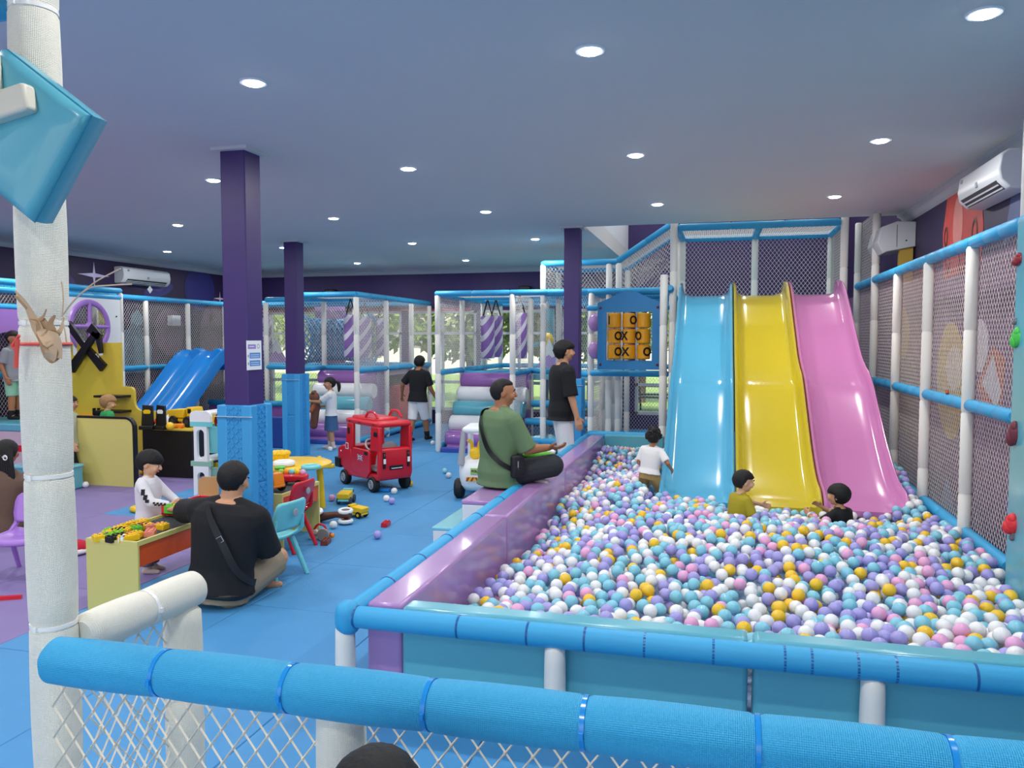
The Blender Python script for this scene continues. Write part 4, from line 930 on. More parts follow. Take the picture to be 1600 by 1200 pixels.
# green stool inside the booth
sl = thing('toy_stool', 'lime green toy stool inside the workshop booth', 'stool', (-7.25, 8.75, 0)); mb = MB(); mb.lathe([(.12, .24), (.14, .25), (.14, .275), (.1, .28)], n=18); mb.build('seat', M_lime, sl)
for k in range(4): a = k*PI/2+.7; mb = MB(); mb.cyl((.08*math.cos(a), .08*math.sin(a), .25), (.12*math.cos(a), .12*math.sin(a), 0), .015, 8); mb.build('leg', M_dgrey, sl)

# ------------------------------------------------------------------ toy storage rack
RK = thing('storage_rack', 'white toy rack with teal and sage tubs beside the front column', 'shelf', (-5.12, 7.3, 0))
def stadium(cx, cz, hw, hh, n=8): return [(cx+hw*math.cos(PI*i/n), cz+hh-hw+hw*math.sin(PI*i/n)) for i in range(n+1)]+[(cx-hw*math.cos(PI*i/n), cz-hh+hw-hw*math.sin(PI*i/n)) for i in range(n+1)]
def holed(x0, x1, z0, z1, hole, y0, y1):
    cx = sum(p[0] for p in hole)/len(hole); cz = sum(p[1] for p in hole)/len(hole); mb = MB(); vs, fs = [], []
    hs_ = sorted(hole+[(cx+(a-cx)*.05, cz+(b-cz)*.05) for a in () for b in ()], key=lambda p: math.atan2(p[1]-cz, p[0]-cx)); n = len(hs_)
    for (a, b) in hs_:
        da, db = a-cx, b-cz; t = min(((x1 if da > 0 else x0)-cx)/da if abs(da) > 1e-6 else 1e9, ((z1 if db > 0 else z0)-cz)/db if abs(db) > 1e-6 else 1e9)
        for y in (y0, y1): vs += [(a, y, b), (cx+da*t, y, cz+db*t)]
    for i in range(n):
        j = (i+1) % n; fs += [(4*i, 4*j, 4*j+1, 4*i+1), (4*i+2, 4*i+3, 4*j+3, 4*j+2), (4*i, 4*i+2, 4*j+2, 4*j), (4*i+1, 4*j+1, 4*j+3, 4*i+3)]
    # corner fillers
    return mb.add(vs, fs)
for y0 in (6.9, 7.7):
    for k, (z0, z1) in enumerate(((.03, .45), (.5, .86))):
        q = stadium(-5.12, (z0+z1)/2, .045, .15)
        holed(-5.24, -5.0, z0, z1, q, y0, y0+.04).build('end_frame', M_wpl, RK, world=True, smooth=False)
        MB().box(-5.24, -5.0, y0, y0+.04, z1, z1+.05).build('coloured_band', M_teap if k else M_sage, RK, world=True)
    MB().prism([(-5.24, .91), (-5.0, .91), (-5.0, .97)]+arc(-5.05, .97, .05, 0, 90, 4)+arc(-5.19, .97, .05, 90, 180, 4), lambda a, b: (a, y0, b), lambda a, b: (a, y0+.04, b)).build('end_cap', M_wpl, RK, world=True, smooth=False)
for z in (.05, .5, .98): MB().box(-5.22, -5.02, 6.94, 7.7, z, z+.025).build('shelf_bar', M_wpl, RK, world=True, bevel=.005)
for z, m in ((.58, M_teap), (.16, M_sage)):
    for y in (7.1, 7.48):
        mb = MB(); h = .27
        def rr(k, z_, e=0):
            return [V(-4.98+(.15*k+e)*math.copysign(abs(math.cos(a))**.5, math.cos(a)), y+(.16*k+e)*math.copysign(abs(math.sin(a))**.5, math.sin(a)), z_) for a in [2*PI*i/24 for i in range(24)]]
        mb.loft([rr(.8, z), rr(.86, z+.02), rr(1, z+h), rr(1.07, z+h), rr(1.07, z+h+.015), rr(.96, z+h+.01), rr(.82, z+.03)]); mb.build('tub', m, RK, world=True)
def in_tub(name, mb, m, lab, cat): return single(mb, name, m, lab, cat)
mb = MB(); mb.lathe([(.001, -.02), (.1, -.02), (.11, 0), (.1, .02), (.001, .02)], (-4.98, 7.1, .9), 20, 'y'); o = single(mb, 'round_toy', M_red, 'red and white round toy in the upper teal tub', 'toy')
for k in range(5): a = k*1.256; c_ = MB(); c_.ball((.06*math.cos(a), -.022, .11+.06*math.sin(a)), (.02, .006, .02), 8); c_.build('white_spot', M_wpl, o)
mb = MB(); mb.box(-5.06, -4.9, 7.02, 7.16, .36, .47); single(mb, 'toy_block', M_yel, 'yellow toy block in the sage green tub', 'toy block', bevel=.01)
single(MB().box(-5.05, -4.72, 6.55, 6.8, 0, .2), 'blue_crate', M_dblue, 'blue plastic crate on the floor beside the toy rack', 'crate', bevel=.02)
wc = thing('wooden_toy_chair', 'pale wooden toy chair back behind the seated man in black', 'chair', (-4.55, 6.3, 0), .3)
MB().prism([(-.13, .25), (.13, .25), (.13, .42)]+arc(.08, .42, .05, 0, 90, 4)+arc(-.08, .42, .05, 90, 180, 4), lambda a, b: (a, -.01, b), lambda a, b: (a, .01, b)).build('backrest', M_tan, wc); MB().box(-.13, .13, -.25, .02, .24, .26).build('seat', M_tan, wc)
for sx in (-.11, .11):
    for sy in (-.23, .0): mb = MB(); mb.cyl((sx, sy, 0), (sx, sy, .25), .014, 8); mb.build('leg', M_tan, wc)

# ------------------------------------------------------------------ brick tables
M_base = mat('grey_baseplate', '#5C6064', .5)
def brick_table(label, x0, x1, y0, y1, h):
    t = thing('brick_table', label, 'table', ((x0+x1)/2, (y0+y1)/2, 0), 0, 'children\'s brick tables')
    for y in (y0, y1-.018): MB().box(x0, x1, y, y+.018, 0, h-.03).build('end_panel', M_yelp, t, world=True, bevel=.002)
    for x in (x0+.01, x1-.028): MB().box(x, x+.018, y0+.018, y1-.018, h-.17, h-.03).build('side_board', M_orange, t, world=True)
    mb = MB()
    for a in ((x0, x1, y0, y0+.02), (x0, x1, y1-.02, y1), (x0, x0+.02, y0+.02, y1-.02), (x1-.02, x1, y0+.02, y1-.02)): mb.box(*a, h-.03, h)
    mb.build('rim', M_yelp, t, world=True, smooth=False)
    MB().box(x0+.02, x1-.02, y0+.02, y1-.02, h-.03, h-.022).build('baseplate', M_base, t, world=True)
    mb = MB(); nx, ny = int((x1-x0-.05)/.016), int((y1-y0-.05)/.016)
    for i in range(nx):
        for j in range(ny):
            cx, cy_ = x0+.03+i*.016, y0+.03+j*.016; mb.box(cx-.0045, cx+.0045, cy_-.0045, cy_+.0045, h-.022, h-.016)
    mb.build('studs', M_base, t, world=True, smooth=False, kind='stuff'); return t
TX0, TX1, TY0, TY1, TH = -3.93, -3.535, 4.12, 5.32, .47
brick_table('brick table with pale yellow ends and orange sides in front of the man in black', TX0, TX1, TY0, TY1, TH)
brick_table('second brick table with pale yellow end behind the front column', -3.86, -3.47, 5.72, 6.35, .47)
BR = {}
def brick(nx, ny, col, px, py, z, rz, label, u=.032, hgt=.038):
    key = (nx, ny, col)
    if key not in BR:
        mb = MB(); mb.box(-nx*u/2, nx*u/2, -ny*u/2, ny*u/2, 0, hgt)
        for i in range(nx):
            for j in range(ny): mb.cyl(((i-(nx-1)/2)*u, (j-(ny-1)/2)*u, hgt), ((i-(nx-1)/2)*u, (j-(ny-1)/2)*u, hgt+.008), u*.3, 8)
        o = mb.build('toy_brick', col, None, bevel=.002, seg=1); BR[key] = o
    else: o = BR[key].copy(); COL.objects.link(o)
    p = atZ(px, py, z); o.location = (p.x, p.y, z); o.rotation_euler = (0, 0, rz); return tag(o, label, 'toy brick', 'loose toy bricks')
zt = TH-.016
Bk = [(2, 2, M_yel, 154, 845, 'yellow brick at the near left corner of the front brick table'), (1, 2, mat('mauve_brick', '#9A7A8C', .4), 163, 843, 'mauve brick next to the near corner yellow brick'), (2, 2, M_lime, 168, 842, 'lime brick among the near bricks of the front table'), (2, 4, M_blk, 183, 845, 'black brick at the near edge of the front brick table'), (1, 2, M_wpl, 192, 847, 'white brick at the near edge of the front brick table'), (2, 4, M_yel, 200, 845, 'long yellow brick beside the white brick'), (2, 2, M_yel, 213, 840, 'yellow brick at the right of the near group'), (2, 2, M_lime, 184, 838, 'pale green brick behind the black brick'), (2, 3, M_blk, 185, 835, 'black brick in the middle of the near group'), (2, 2, M_yel, 196, 834, 'yellow brick left of the green brick'), (2, 2, M_grn, 213, 831, 'green brick standing in the middle of the front table'), (1, 3, mat('coral_brick', '#E58A74', .4), 204, 841, 'coral brick lying near the long yellow brick'), (2, 3, mat('coral_brick', '#E58A74', .4), 235, 837, 'coral brick alone on the open baseplate'), (2, 2, mat('rust_brick', '#8A3A2A', .4), 223, 827, 'rust brown brick at the left edge'), (2, 2, M_yel, 230, 827, 'yellow brick beside the rust brown brick'), (1, 4, mat('coral_brick', '#E58A74', .4), 243, 827, 'long coral brick in front of the red tray'), (2, 2, M_yel, 254, 827, 'yellow brick at the end of the long coral brick'), (2, 4, M_yel, 190, 830, 'yellow brick in the row on the left edge, third'), (2, 4, M_yel, 204, 825, 'yellow brick in the row on the left edge, second'), (2, 4, M_yel, 218, 822, 'yellow brick in the row on the left edge, farthest'), (2, 4, M_yel, 173, 838, 'yellow brick in the row on the left edge, nearest'), (2, 2, M_lime, 172, 835, 'lime brick on the left edge row')]
for i, (a, b, m, px, py, lb) in enumerate(Bk): brick(a, b, m, px, py, zt, .25*((i*7) % 5-2) if i < 17 else .05, lb)
tray = thing('brick_tray', 'red tray of bricks with a green front at the far end of the front table', 'tray', (-3.73, 5.02, TH))
MB().box(-3.92, -3.55, 4.82, 5.25, TH, TH+.012).build('tray_base', M_red, tray, world=True)
for nm, a, m in (('tray_side', (-3.92, -3.9, 4.82, 5.25), M_red), ('tray_side', (-3.57, -3.55, 4.82, 5.25), M_red), ('tray_side', (-3.9, -3.57, 5.23, 5.25), M_red), ('tray_front', (-3.9, -3.57, 4.82, 4.84), M_grn)): MB().box(*a, TH+.002, TH+.065).build(nm, m, tray, world=True, bevel=.003)
rnd = random.Random(3)
for i in range(14):
    px, py = 258+rnd.random()*50, 796+rnd.random()*10; cl = [M_red, M_red, M_grn, M_orp, mat('mauve_brick', '#9A7A8C', .4), M_yel][i % 6]; nm = ['red', 'red', 'green', 'orange', 'mauve', 'yellow'][i % 6]
    o = brick(2, [2, 3, 4][i % 3], cl, px, py, TH+.03, rnd.random()*3, '%s brick heaped in the red tray' % nm); o['group'] = 'bricks heaped in the red tray'
    o.location.x = min(max(o.location.x, -3.86), -3.61); o.location.y = min(max(o.location.y, 4.89), 5.2)

# round yellow activity table
RT2 = thing('round_activity_table', 'yellow round plastic activity table with toys behind the second brick table', 'table', (-4.24, 7.13, 0))
mb = MB(); mb.lathe([(.02, .455), (.4, .455), (.43, .465), (.43, .485), (.4, .495), (.02, .495)], (-4.24, 7.13, 0), 32); mb.build('table_top', M_yel, RT2, world=True)
for k in range(4): a = k*PI/2+.55; x, y = -4.24+.3*math.cos(a), 7.13+.3*math.sin(a); mb = MB(); mb.tube([(x, y, .46), (x+.03*math.cos(a), y+.03*math.sin(a), 0)], [.035, .03], 12); mb.build('leg', M_yel, RT2, world=True)
def ringtoy(px, py, z, Rr, r, m, lab, sq=1):
    p = atZ(px, py, z); mb = MB(); mb.torus((0, 0, r*sq), Rr, r, 'z', 28, 8, 1, 1, sq); o = mb.build('toy_ring', m, None); o.location = (p.x, p.y, z); return tag(o, lab, 'toy ring')
ringtoy(444, 728, .495, .085, .028, M_wpl, 'white toy ring on the yellow round table'); ringtoy(486, 733, .495, .075, .022, M_teap, 'teal toy ring on the yellow round table'); 
mb = MB(); mb.lathe([(.001, 0), (.05, 0), (.055, .012), (.04, .02), (.001, .022)], n=18); o = mb.build('toy_disc', M_grn, None); o.location = (*atZ(437, 732, .495)[:2], .495); tag(o, 'small green toy disc on the yellow round table', 'toy disc')
mb = MB()
for k in range(10): a = 2*PI*k/10; mb.ball((.07*math.cos(a), .07*math.sin(a), .09), (.035, .035, .03), 8)
mb.lathe([(.075, 0), (.09, .08), (.07, .1), (.001, .1)], n=16); o = mb.build('toy_bucket', M_yel, None); o.location = (-4.33, 7.12, .495); tag(o, 'yellow scalloped toy bucket beside the column on the round table', 'toy bucket')
toy_truck('toy_tractor', 'orange toy tractor with black wheels on the second brick table', (-3.7, 5.88, .455), R(-105), .27, M_orp, M_orp, M_rub, M_orp, bed=False)
t = thing('toy_bus', 'red toy bus with bright balls on top on the second brick table', 'toy car', (-3.66, 6.2, .455), R(-80))
MB().box(-.06, .06, -.14, .14, .03, .1).build('body', M_red, t, bevel=.02)
for k, m in enumerate((M_lime, M_orp, M_teap, M_yel, BALLC['pink'])): mb = MB(); mb.ball((0, -.1+.05*k, .115), .028, 10); mb.build('top_ball', m, t)
for sx in (-.06, .06):
    for sy in (-.08, .08): mb = MB(); mb.lathe([(.01, -.012), (.03, -.012), (.03, .012), (.01, .012)], (sx, sy, .03), 12, 'x'); mb.build('wheel', M_rub, t)

# ------------------------------------------------------------------ plastic chairs
def kid_chair(name, label, m, loc, rz, sh=.28, wd=.3):
    t = thing(name, label, 'chair', loc, rz, 'small plastic chairs')      # faces local +Y
    mb = MB(); N = 10; rings = []
    prof = [(.17, -.03), (.15, -.002), (.1, 0), (0, -.012), (-.1, -.008), (-.145, .02)]
    for y, z in prof: rings.append([V(x*wd/2, y+(-.015 if abs(x) > .8 else 0), sh+z+(.02*x*x)) for x in [-1+2*i/N for i in range(N+1)]])
    vs = [p for r in rings for p in r]; n = N+1; fs = [(i*n+k, i*n+k+1, (i+1)*n+k+1, (i+1)*n+k) for i in range(len(rings)-1) for k in range(N)]
    mb.add(vs, fs); mb.build('seat', m, t, solid=.018, ang=70)
    mb = MB(); rings = []
    for f, k in ((0, .85), (.08, .93), (.3, 1), (.7, 1), (.9, .93), (1, .78)):
        rings.append([V(x*wd/2*k, -.15-.055*f-.025*x*x*-1-.02, sh+.075+.21*f) for x in [-1+2*i/N for i in range(N+1)]])
    vs = [p for r in rings for p in r]; fs = [(i*n+q, i*n+q+1, (i+1)*n+q+1, (i+1)*n+q) for i in range(len(rings)-1) for q in range(N)]
    mb.add(vs, fs); bk2 = mb.build('backrest', m, t, solid=.016, ang=70)
    mb = MB(); mb.ball((0, -.236, sh+.2), (.03, .004, .03), 12); mb.build('round_badge', M_gpl, bk2)
    for sx in (-1, 1):
        mb = MB(); mb.tube([(sx*wd*.46, .1, sh), (sx*wd*.47, -.1, sh+.005), (sx*wd*.46, -.165, sh+.06), (sx*wd*.44, -.18, sh+.16)], [.016, .018, .018, .012], 8); mb.build('side_rail', m, t)
        mb = MB(); mb.tube([(sx*wd*.42, .06, sh-.02), (sx*wd*.5, .16, 0)], [.022, .016], 8); mb.build('leg', m, t)
        mb = MB(); mb.tube([(sx*wd*.42, -.08, sh-.02), (sx*wd*.5, -.2, 0)], [.022, .016], 8); mb.build('leg', m, t)
    return t
kid_chair('plastic_chair', 'small teal plastic chair beside the man in black', M_teap, (-3.17, 5.05, 0), R(82), .3, .34)
kid_chair('plastic_chair', 'small red plastic chair tucked at the second brick table', M_red, (-3.5, 5.8, 0), R(86), .3, .32)
kid_chair('plastic_chair', 'small lilac plastic chair at the left edge on the purple mats', M_lilp, (-4.98, 4.62, 0), R(190), .29, .36)
# ------------------------------------------------------------------ red car
CR = thing('ride_on_car', 'red ride-on toy car with roof and black wheels on the blue mats', 'toy car', (-3.95, 8.57, 0), R(54)); CR.scale = (.88, 1, .95)
hull = [(-.47, .15), (-.5, .22), (-.5, .53), (-.46, .56), (-.44, .56), (-.44, .2), (.12, .2), (.12, .5), (.4, .5), (.52, .46), (.53, .24), (.44, .22), (.36, .13), (.1, .12), (-.1, .12)]
MB().prism([(-.47, .15), (-.5, .22), (-.5, .53), (-.44, .55), (-.43, .22), (.16, .22), (.2, .5), (.4, .5), (.52, .46), (.53, .25), (.4, .21), (.3, .12)], lambda y, z: (-.25, y, z), lambda y, z: (.25, y, z)).build('body', M_red, CR, bevel=.02, seg=3)
for sx in (-1, 1):
    x0, x1 = sorted((sx*.25, sx*.20))
    MB().prism([(-.5, .5), (-.28, .5), (-.29, .62), (-.31, .8), (-.5, .8)], lambda y, z: (x0, y, z), lambda y, z: (x1, y, z)).build('rear_pillar', M_red, CR, bevel=.012)
    MB().prism([(.14, .48), (.32, .48), (.27, .8), (.13, .8)], lambda y, z: (x0, y, z), lambda y, z: (x1, y, z)).build('front_pillar', M_red, CR, bevel=.012)
    dr = MB().prism([(-.3, .24), (-.3, .47), (-.26, .5), (.1, .5), (.15, .46), (.15, .22), (-.1, .15), (-.22, .15)], lambda y, z: (sx*.235, y, z), lambda y, z: (sx*.268, y, z)).build('door', M_red, CR, bevel=.008)
    MB().box(*sorted((sx*.25, sx*.272)), -.26, -.18, .44, .48).build('door_handle', M_blk, dr)
    for y in (-.38, -.05, .2): mb = MB(); mb.ball((sx*.26, y, .83), (.012, .022, .018), 10); mb.build('bolt', mat('dark_red_plastic', '#A8101F', .4), CR)
    mb = MB(); mb.tube(catmull([(sx*.18, -.36, .89), (sx*.18, -.3, .95), (sx*.18, -.22, .965), (sx*.18, -.14, .95), (sx*.18, -.08, .89)], 5), .015, 8); mb.build('roof_handle', M_red, CR)
    MB().box(*sorted((sx*.235, sx*.257)), -.46, -.38, .68, .74).build('black_vent', M_blk, CR, bevel=.004); MB().box(*sorted((sx*.235, sx*.257)), .2, .25, .66, .74).build('black_vent', M_blk, CR, bevel=.004)
    for y in (-.34, .34):
        mb = MB(); mb.lathe([(.03, -.04), (.085, -.04), (.095, -.03), (.095, .03), (.085, .04), (.03, .04)], (sx*.235, y, .095), 24, 'x'); wl = mb.build('wheel', M_rub, CR)
        mb = MB(); xo = sx*.277
        for rr_ in (.05, .03): mb.torus((xo, y, .095), rr_, .008, 'x', 20, 6)
        mb.ball((xo, y, .095), (.012, .014, .014), 8); mb.build('hub', M_gpl, wl)
MB().box(-.25, .25, -.5, .32, .79, .86).build('roof', M_red, CR, bevel=.035, seg=4); MB().box(-.18, .18, -.3, .26, .85, .89).build('roof_panel', M_red, CR, bevel=.02, seg=3)
MB().prism([(-.2, .3), (.2, .3), (.18, .44), (.12, .55), (.05, .6), (-.05, .6), (-.12, .55), (-.18, .44)], lambda a, b: (a, -.36, b), lambda a, b: (a, -.32, b)).build('seat_back', M_gpl, CR, bevel=.01)
MB().box(-.19, .19, -.34, -.05, .24, .28).build('seat', M_gpl, CR, bevel=.01)
mb = MB(); mb.torus((0, 0, 0), .075, .012, 'z', 20, 8); m_ = Euler((R(65), 0, 0)).to_matrix(); mb.v = [tuple(m_@Vector(v)+V(-.02, .06, .52)) for v in mb.v]; mb.build('steering_wheel', M_wpl, CR)
mb = MB(); mb.cyl((-.02, .06, .52), (-.02, .16, .46), .015, 8); mb.build('steering_column', M_dgrey, CR)
for sx in (-.18, .18):
    l_ = MB().box(sx-.02, sx+.02, -.512, -.495, .3, .5).build('tail_light', M_blk, CR, bevel=.004); MB().box(sx-.017, sx+.017, -.517, -.508, .36, .42).build('lens', M_wpl, l_)
    mb = MB(); mb.ball((sx, -.513, .46), (.013, .006, .02), 8); mb.build('red_lamp', mat('dark_lamp_red', '#7A2A2E', .3), l_)
pl_ = MB().box(-.1, .1, -.512, -.495, .28, .33).build('number_plate', M_blk, CR, bevel=.004); MB().box(-.08, .08, -.516, -.508, .294, .302).build('plate_line', M_wpl, pl_)
for sx in (-.2, .2): MB().box(sx-.07, sx+.07, .44, .575, .2, .33).build('bumper', M_blk, CR, bevel=.01)
for y in (.43,): mb = MB(); mb.ball((-.253, y, .42), (.004, .012, .012), 8); mb.build('white_dot', M_wpl, CR)
fl = MB().box(-.2725, -.268, -.14, -.02, .36, .43).build('flag_sticker', mat('flag_blue', '#243A8C', .5), CR)
for nm, poly, m in (('white_cross', [(-.14, .385), (-.02, .385), (-.02, .405), (-.14, .405)], M_wpl), ('white_cross', [(-.09, .36), (-.07, .36), (-.07, .43), (-.09, .43)], M_wpl), ('white_diagonal', [(-.14, .36), (-.13, .36), (-.02, .425), (-.02, .43), (-.03, .43), (-.14, .365)], M_wpl), ('white_diagonal', [(-.02, .36), (-.03, .36), (-.14, .425), (-.14, .43), (-.13, .43), (-.02, .365)], M_wpl)):
    MB().prism(poly, lambda y, z: (-.2735, y, z), lambda y, z: (-.272, y, z)).build(nm, m, fl, smooth=False)
for poly in ([(-.14, .39), (-.02, .39), (-.02, .4), (-.14, .4)], [(-.085, .36), (-.075, .36), (-.075, .43), (-.085, .43)]): MB().prism(poly, lambda y, z: (-.2742, y, z), lambda y, z: (-.272, y, z)).build('red_cross', M_red, fl, smooth=False)
sg = MB().box(-.2535, -.25, .24, .31, .46, .54).build('square_sticker', M_wpl, CR); MB().box(-.2545, -.253, .25, .3, .47, .53).build('sticker_print', M_red, sg)
# blue toy under it
p = atZ(602, 768, 0); single(MB().box(p.x-.09, p.x+.06, p.y-.04, p.y+.04, 0, .04), 'toy_block', M_dblue, 'flat blue toy under the back of the red toy car', 'toy block', bevel=.01)
# white police car
PC = thing('ride_on_car', 'white ride-on toy police car behind the man in green', 'toy car', (-2.56, 8.45, 0), R(8))
mb = MB(); rings = []
for z, kx, y0, y1 in ((.1, .19, -.36, .36), (.16, .23, -.41, .42), (.3, .24, -.42, .44), (.38, .23, -.40, .42), (.42, .2, -.36, .36)):
    rings.append([V(kx*math.copysign(abs(math.cos(a))**.55, math.cos(a)), (y0+y1)/2+(y1-y0)/2*math.copysign(abs(math.sin(a))**.55, math.sin(a)), z) for a in [2*PI*i/28 for i in range(28)]])
mb.loft(rings); mb.build('body', M_wpl, PC, ang=60)
MB().box(-.19, .19, -.3, .2, .72, .79).build('roof', M_wpl, PC, bevel=.035, seg=4)
for sx in (-.17, .17):
    for y0, y1 in ((-.36, -.27), (.3, .17)): mb = MB(); mb.tube([(sx*1.1, y0, .38), (sx, y1, .74)], [.04, .03], 10); mb.build('roof_pillar', M_gpl if y0 < 0 else M_wpl, PC)
    for y in (-.26, .28): mb = MB(); mb.lathe([(.03, -.05), (.09, -.05), (.11, -.03), (.11, .03), (.09, .05), (.03, .05)], (sx*1.3, y, .11), 24, 'x'); mb.build('wheel', M_rub, PC)
pp = MB().box(-.07, .07, -.428, -.41, .29, .36).build('plate', mat('plate_green', '#A8C878', .5), PC, bevel=.004); text('POLICE', 'plate_text', .036, M_blk, pp, (0, -.43, .325), (PI/2, 0, 0), .001)
hz = MB().box(-.12, .12, -.426, -.41, .215, .26).build('hazard_strip', mat('hazard_yellow', '#E8B92A', .5), PC)
for k in range(5):
    x = -.1+.05*k; s_ = 1 if k < 2 else -1
    MB().prism([(x-.012-.012*s_, .215), (x+.012-.012*s_, .215), (x+.012+.012*s_, .26), (x-.012+.012*s_, .26)], lambda a, b: (a, -.4285, b), lambda a, b: (a, -.424, b)).build('hazard_stripe', mat('hazard_red', '#A33A22', .5), hz, smooth=False)
tb_ = thing('plush_rabbit', 'yellow toy with two ears sitting in the white police car', 'plush toy', (-2.6, 8.3, .42)); mb = MB(); mb.ball((0, 0, .06), (.07, .06, .07), 14); mb.build('body', M_yel, tb_)
for sx in (-.04, .04): mb = MB(); mb.tube(catmull([(sx, 0, .1), (sx*1.1, 0, .17), (sx*1.7, 0, .2), (sx*2.2, 0, .19)], 4), .02, 8); mb.build('ear', M_yel, tb_)
# ------------------------------------------------------------------ floor toys
def at(px, py): p = atZ(px, py, 0); return (p.x, p.y, 0)
toy_truck('toy_dump_truck', 'teal and yellow toy dump truck standing on the blue floor', at(541, 786), R(10), .24, M_teap, M_yel, M_dgrey, M_dgrey)
toy_truck('toy_truck', 'small yellow toy truck beside the far leg of the second brick table', (-3.42, 7.0, 0), R(75), .2, M_yel, M_yel, M_blk, M_yel)
BK = thing('push_bike', 'brown wooden push bike with white wheels lying on its side', 'ride-on toy', at(515, 818), 0)
bp_ = lambda px, py, y=6.72: tuple(atY(px, py, y)-BK.location)
mb = MB(); mb.tube([bp_(486, 812), bp_(500, 808), bp_(525, 804), bp_(547, 806)], [.05, .045, .03, .03], 10); mb.build('frame', M_brown, BK)
mb = MB(); mb.tube([bp_(484, 813), bp_(478, 810)], [.055, .05], 12); mb.build('seat', M_brown, BK); mb = MB(); mb.ball(bp_(474, 808), (.05, .05, .06), 12); mb.build('white_grip', M_wpl, BK)
for c_, tl in ((bp_(493, 799, 6.68), .1), (bp_(540, 814, 6.7), 0), (bp_(540, 798, 6.75), .05)):
    c_ = (c_[0], c_[1], max(c_[2], .026)); mb = MB(); mb.torus((0, 0, 0), .055, .019, 'z', 24, 8); m_ = Euler((tl*2, tl, 0)).to_matrix(); mb.v = [tuple(m_@Vector(v)+Vector(c_)) for v in mb.v]; wl = mb.build('wheel', M_wpl, BK)
    mb = MB(); mb.lathe([(.001, -.01), (.04, -.01), (.04, .01), (.001, .01)], c_, 16); mb.build('hub', M_brown, wl)
mb = MB(); mb.cyl(bp_(493, 800), bp_(497, 812), .014, 8); mb.cyl(bp_(540, 798, 6.73), bp_(540, 814, 6.72), .014, 8); mb.build('axle', M_brown, BK)
DT = thing('pull_toy', 'small red and grey drum pull toy in front of the push bike', 'toy', at(500, 843), R(10)); DT.scale = (.74, .74, .74)
mb = MB(); mb.lathe([(.001, -.02), (.07, -.02), (.075, 0), (.07, .02), (.001, .02)], (.06, -.06, .075), 24, 'y'); mb.build('drum', mat('grey_drum', '#8F8A84', .5), DT)
mb = MB(); mb.lathe([(.02, -.03), (.06, -.03), (.06, .03), (.02, .03)], (-.07, 0, .06), 18, 'y'); mb.build('wheel', mat('cream_plastic', '#D8C8B0', .5), DT)
mb = MB(); mb.tube(catmull([(-.08, 0, .1), (-.02, 0, .18), (.06, 0, .16), (.09, 0, .08)], 4), .014, 8); mb.build('red_bow', M_red, DT); MB().box(-.08, .13, -.03, .05, .04, .08).build('body', mat('plush_brown', '#7A4A3A', .8), DT, bevel=.01)
mb = MB(); mb.ball((.15, 0, .05), .03, 10); mb.build('nose', M_orp, DT)
b_ = brick(2, 4, mat('brown_brick', '#7A3526', .4), 509, 850, 0, .2, 'brown studded brick on the blue floor in front of the pull toy', .03, .04)
b_ = brick(2, 4, M_red, 603, 822, 0, .1, 'red brick alone in the middle of the blue floor', .03, .04)
yb = atZ(520, 731, 0)
single(MB().box(yb.x-.22, yb.x+.02, yb.y-.05, yb.y+.04, 0, .05), 'toy_plank', M_yel, 'yellow flat toy on the blue floor left of the red car', 'toy block', bevel=.01)
BR_ = .037
for px, py, c_, lb in ((616, 772, 'white', 'white ball beside the blue toy under the red car'), (604, 784, 'white', 'white ball in front of the back wheel of the red car'), (612, 788, 'lilac', 'lilac ball touching the white ball in front of the red car'), (641, 760, 'yellow', 'yellow ball behind the right back wheel of the red car'), (499, 720, 'yellow', 'yellow ball on the floor left of the red car'), (505, 722, 'lilac', 'lilac ball next to the yellow ball left of the red car'), (514, 728, 'lilac', 'lilac ball just before the front bumper of the red car'), (516, 705, 'white', 'white ball at the foot of the girl'), (676, 695, 'white', 'white ball on the floor behind the walking woman'), (695, 740, 'teal', 'teal ball left of the white police car'), (701, 747, 'white', 'white ball left of the white police car'), (134, 762, 'white', 'white ball in front of the teal bench'), (521, 826, 'white', 'white ball beside the fallen push bike'), (459, 858, 'teal', 'teal ball under the teal chair'), (452, 721, 'pink', 'pink ball behind the yellow table beside the second column'), (471, 722, 'lilac', 'lilac ball at the foot of the second column'), (421, 678, 'lilac', 'lilac ball in front of the low purple wall'), (430, 680, 'white', 'white ball by the low purple wall, left of the pair'), (434, 677, 'yellow', 'yellow ball by the low purple wall, behind the white balls'), (436, 686, 'white', 'white ball nearest in the group by the low purple wall'), (444, 687, 'yellow', 'yellow ball touching the second column by the low purple wall'), (590, 842, 'lilac', 'lilac ball alone on the open blue floor'), (519, 783, 'pink', 'pink ball left of the toy dump truck'), (222, 742, 'yellow', 'yellow ball under the edge of the workshop counter'), (294, 735, 'yellow', 'yellow ball left of the toy rack')):
    ball_single(at(px, py), BR_, BALLC[c_], lb, 'loose balls on the floor')
pt_ = [(322+i*5.5, 637-(i % 2)*2) for i in range(6)]
for i, (px, py) in enumerate(pt_):
    p = atZ(px, py, .36); ball_single((max(p.x, -8.28)+.001*i, min(p.y, 11.9), .36), BR_, BALLC[['teal', 'white', 'lilac', 'white', 'yellow', 'teal'][i]], 'ball number %d from the left in the navy trough by the twin slide' % (i+1) if False else '%s ball lying in the navy trough, %s from its left end' % (['teal', 'white', 'lilac', 'white', 'yellow', 'teal'][i], ['first', 'second', 'third', 'fourth', 'fifth', 'sixth'][i]), 'balls in the navy trough')
ringtoy(225, 798, 0, .1, .035, M_yel, 'yellow toy ring on the blue mat behind the toddler in white', .8)
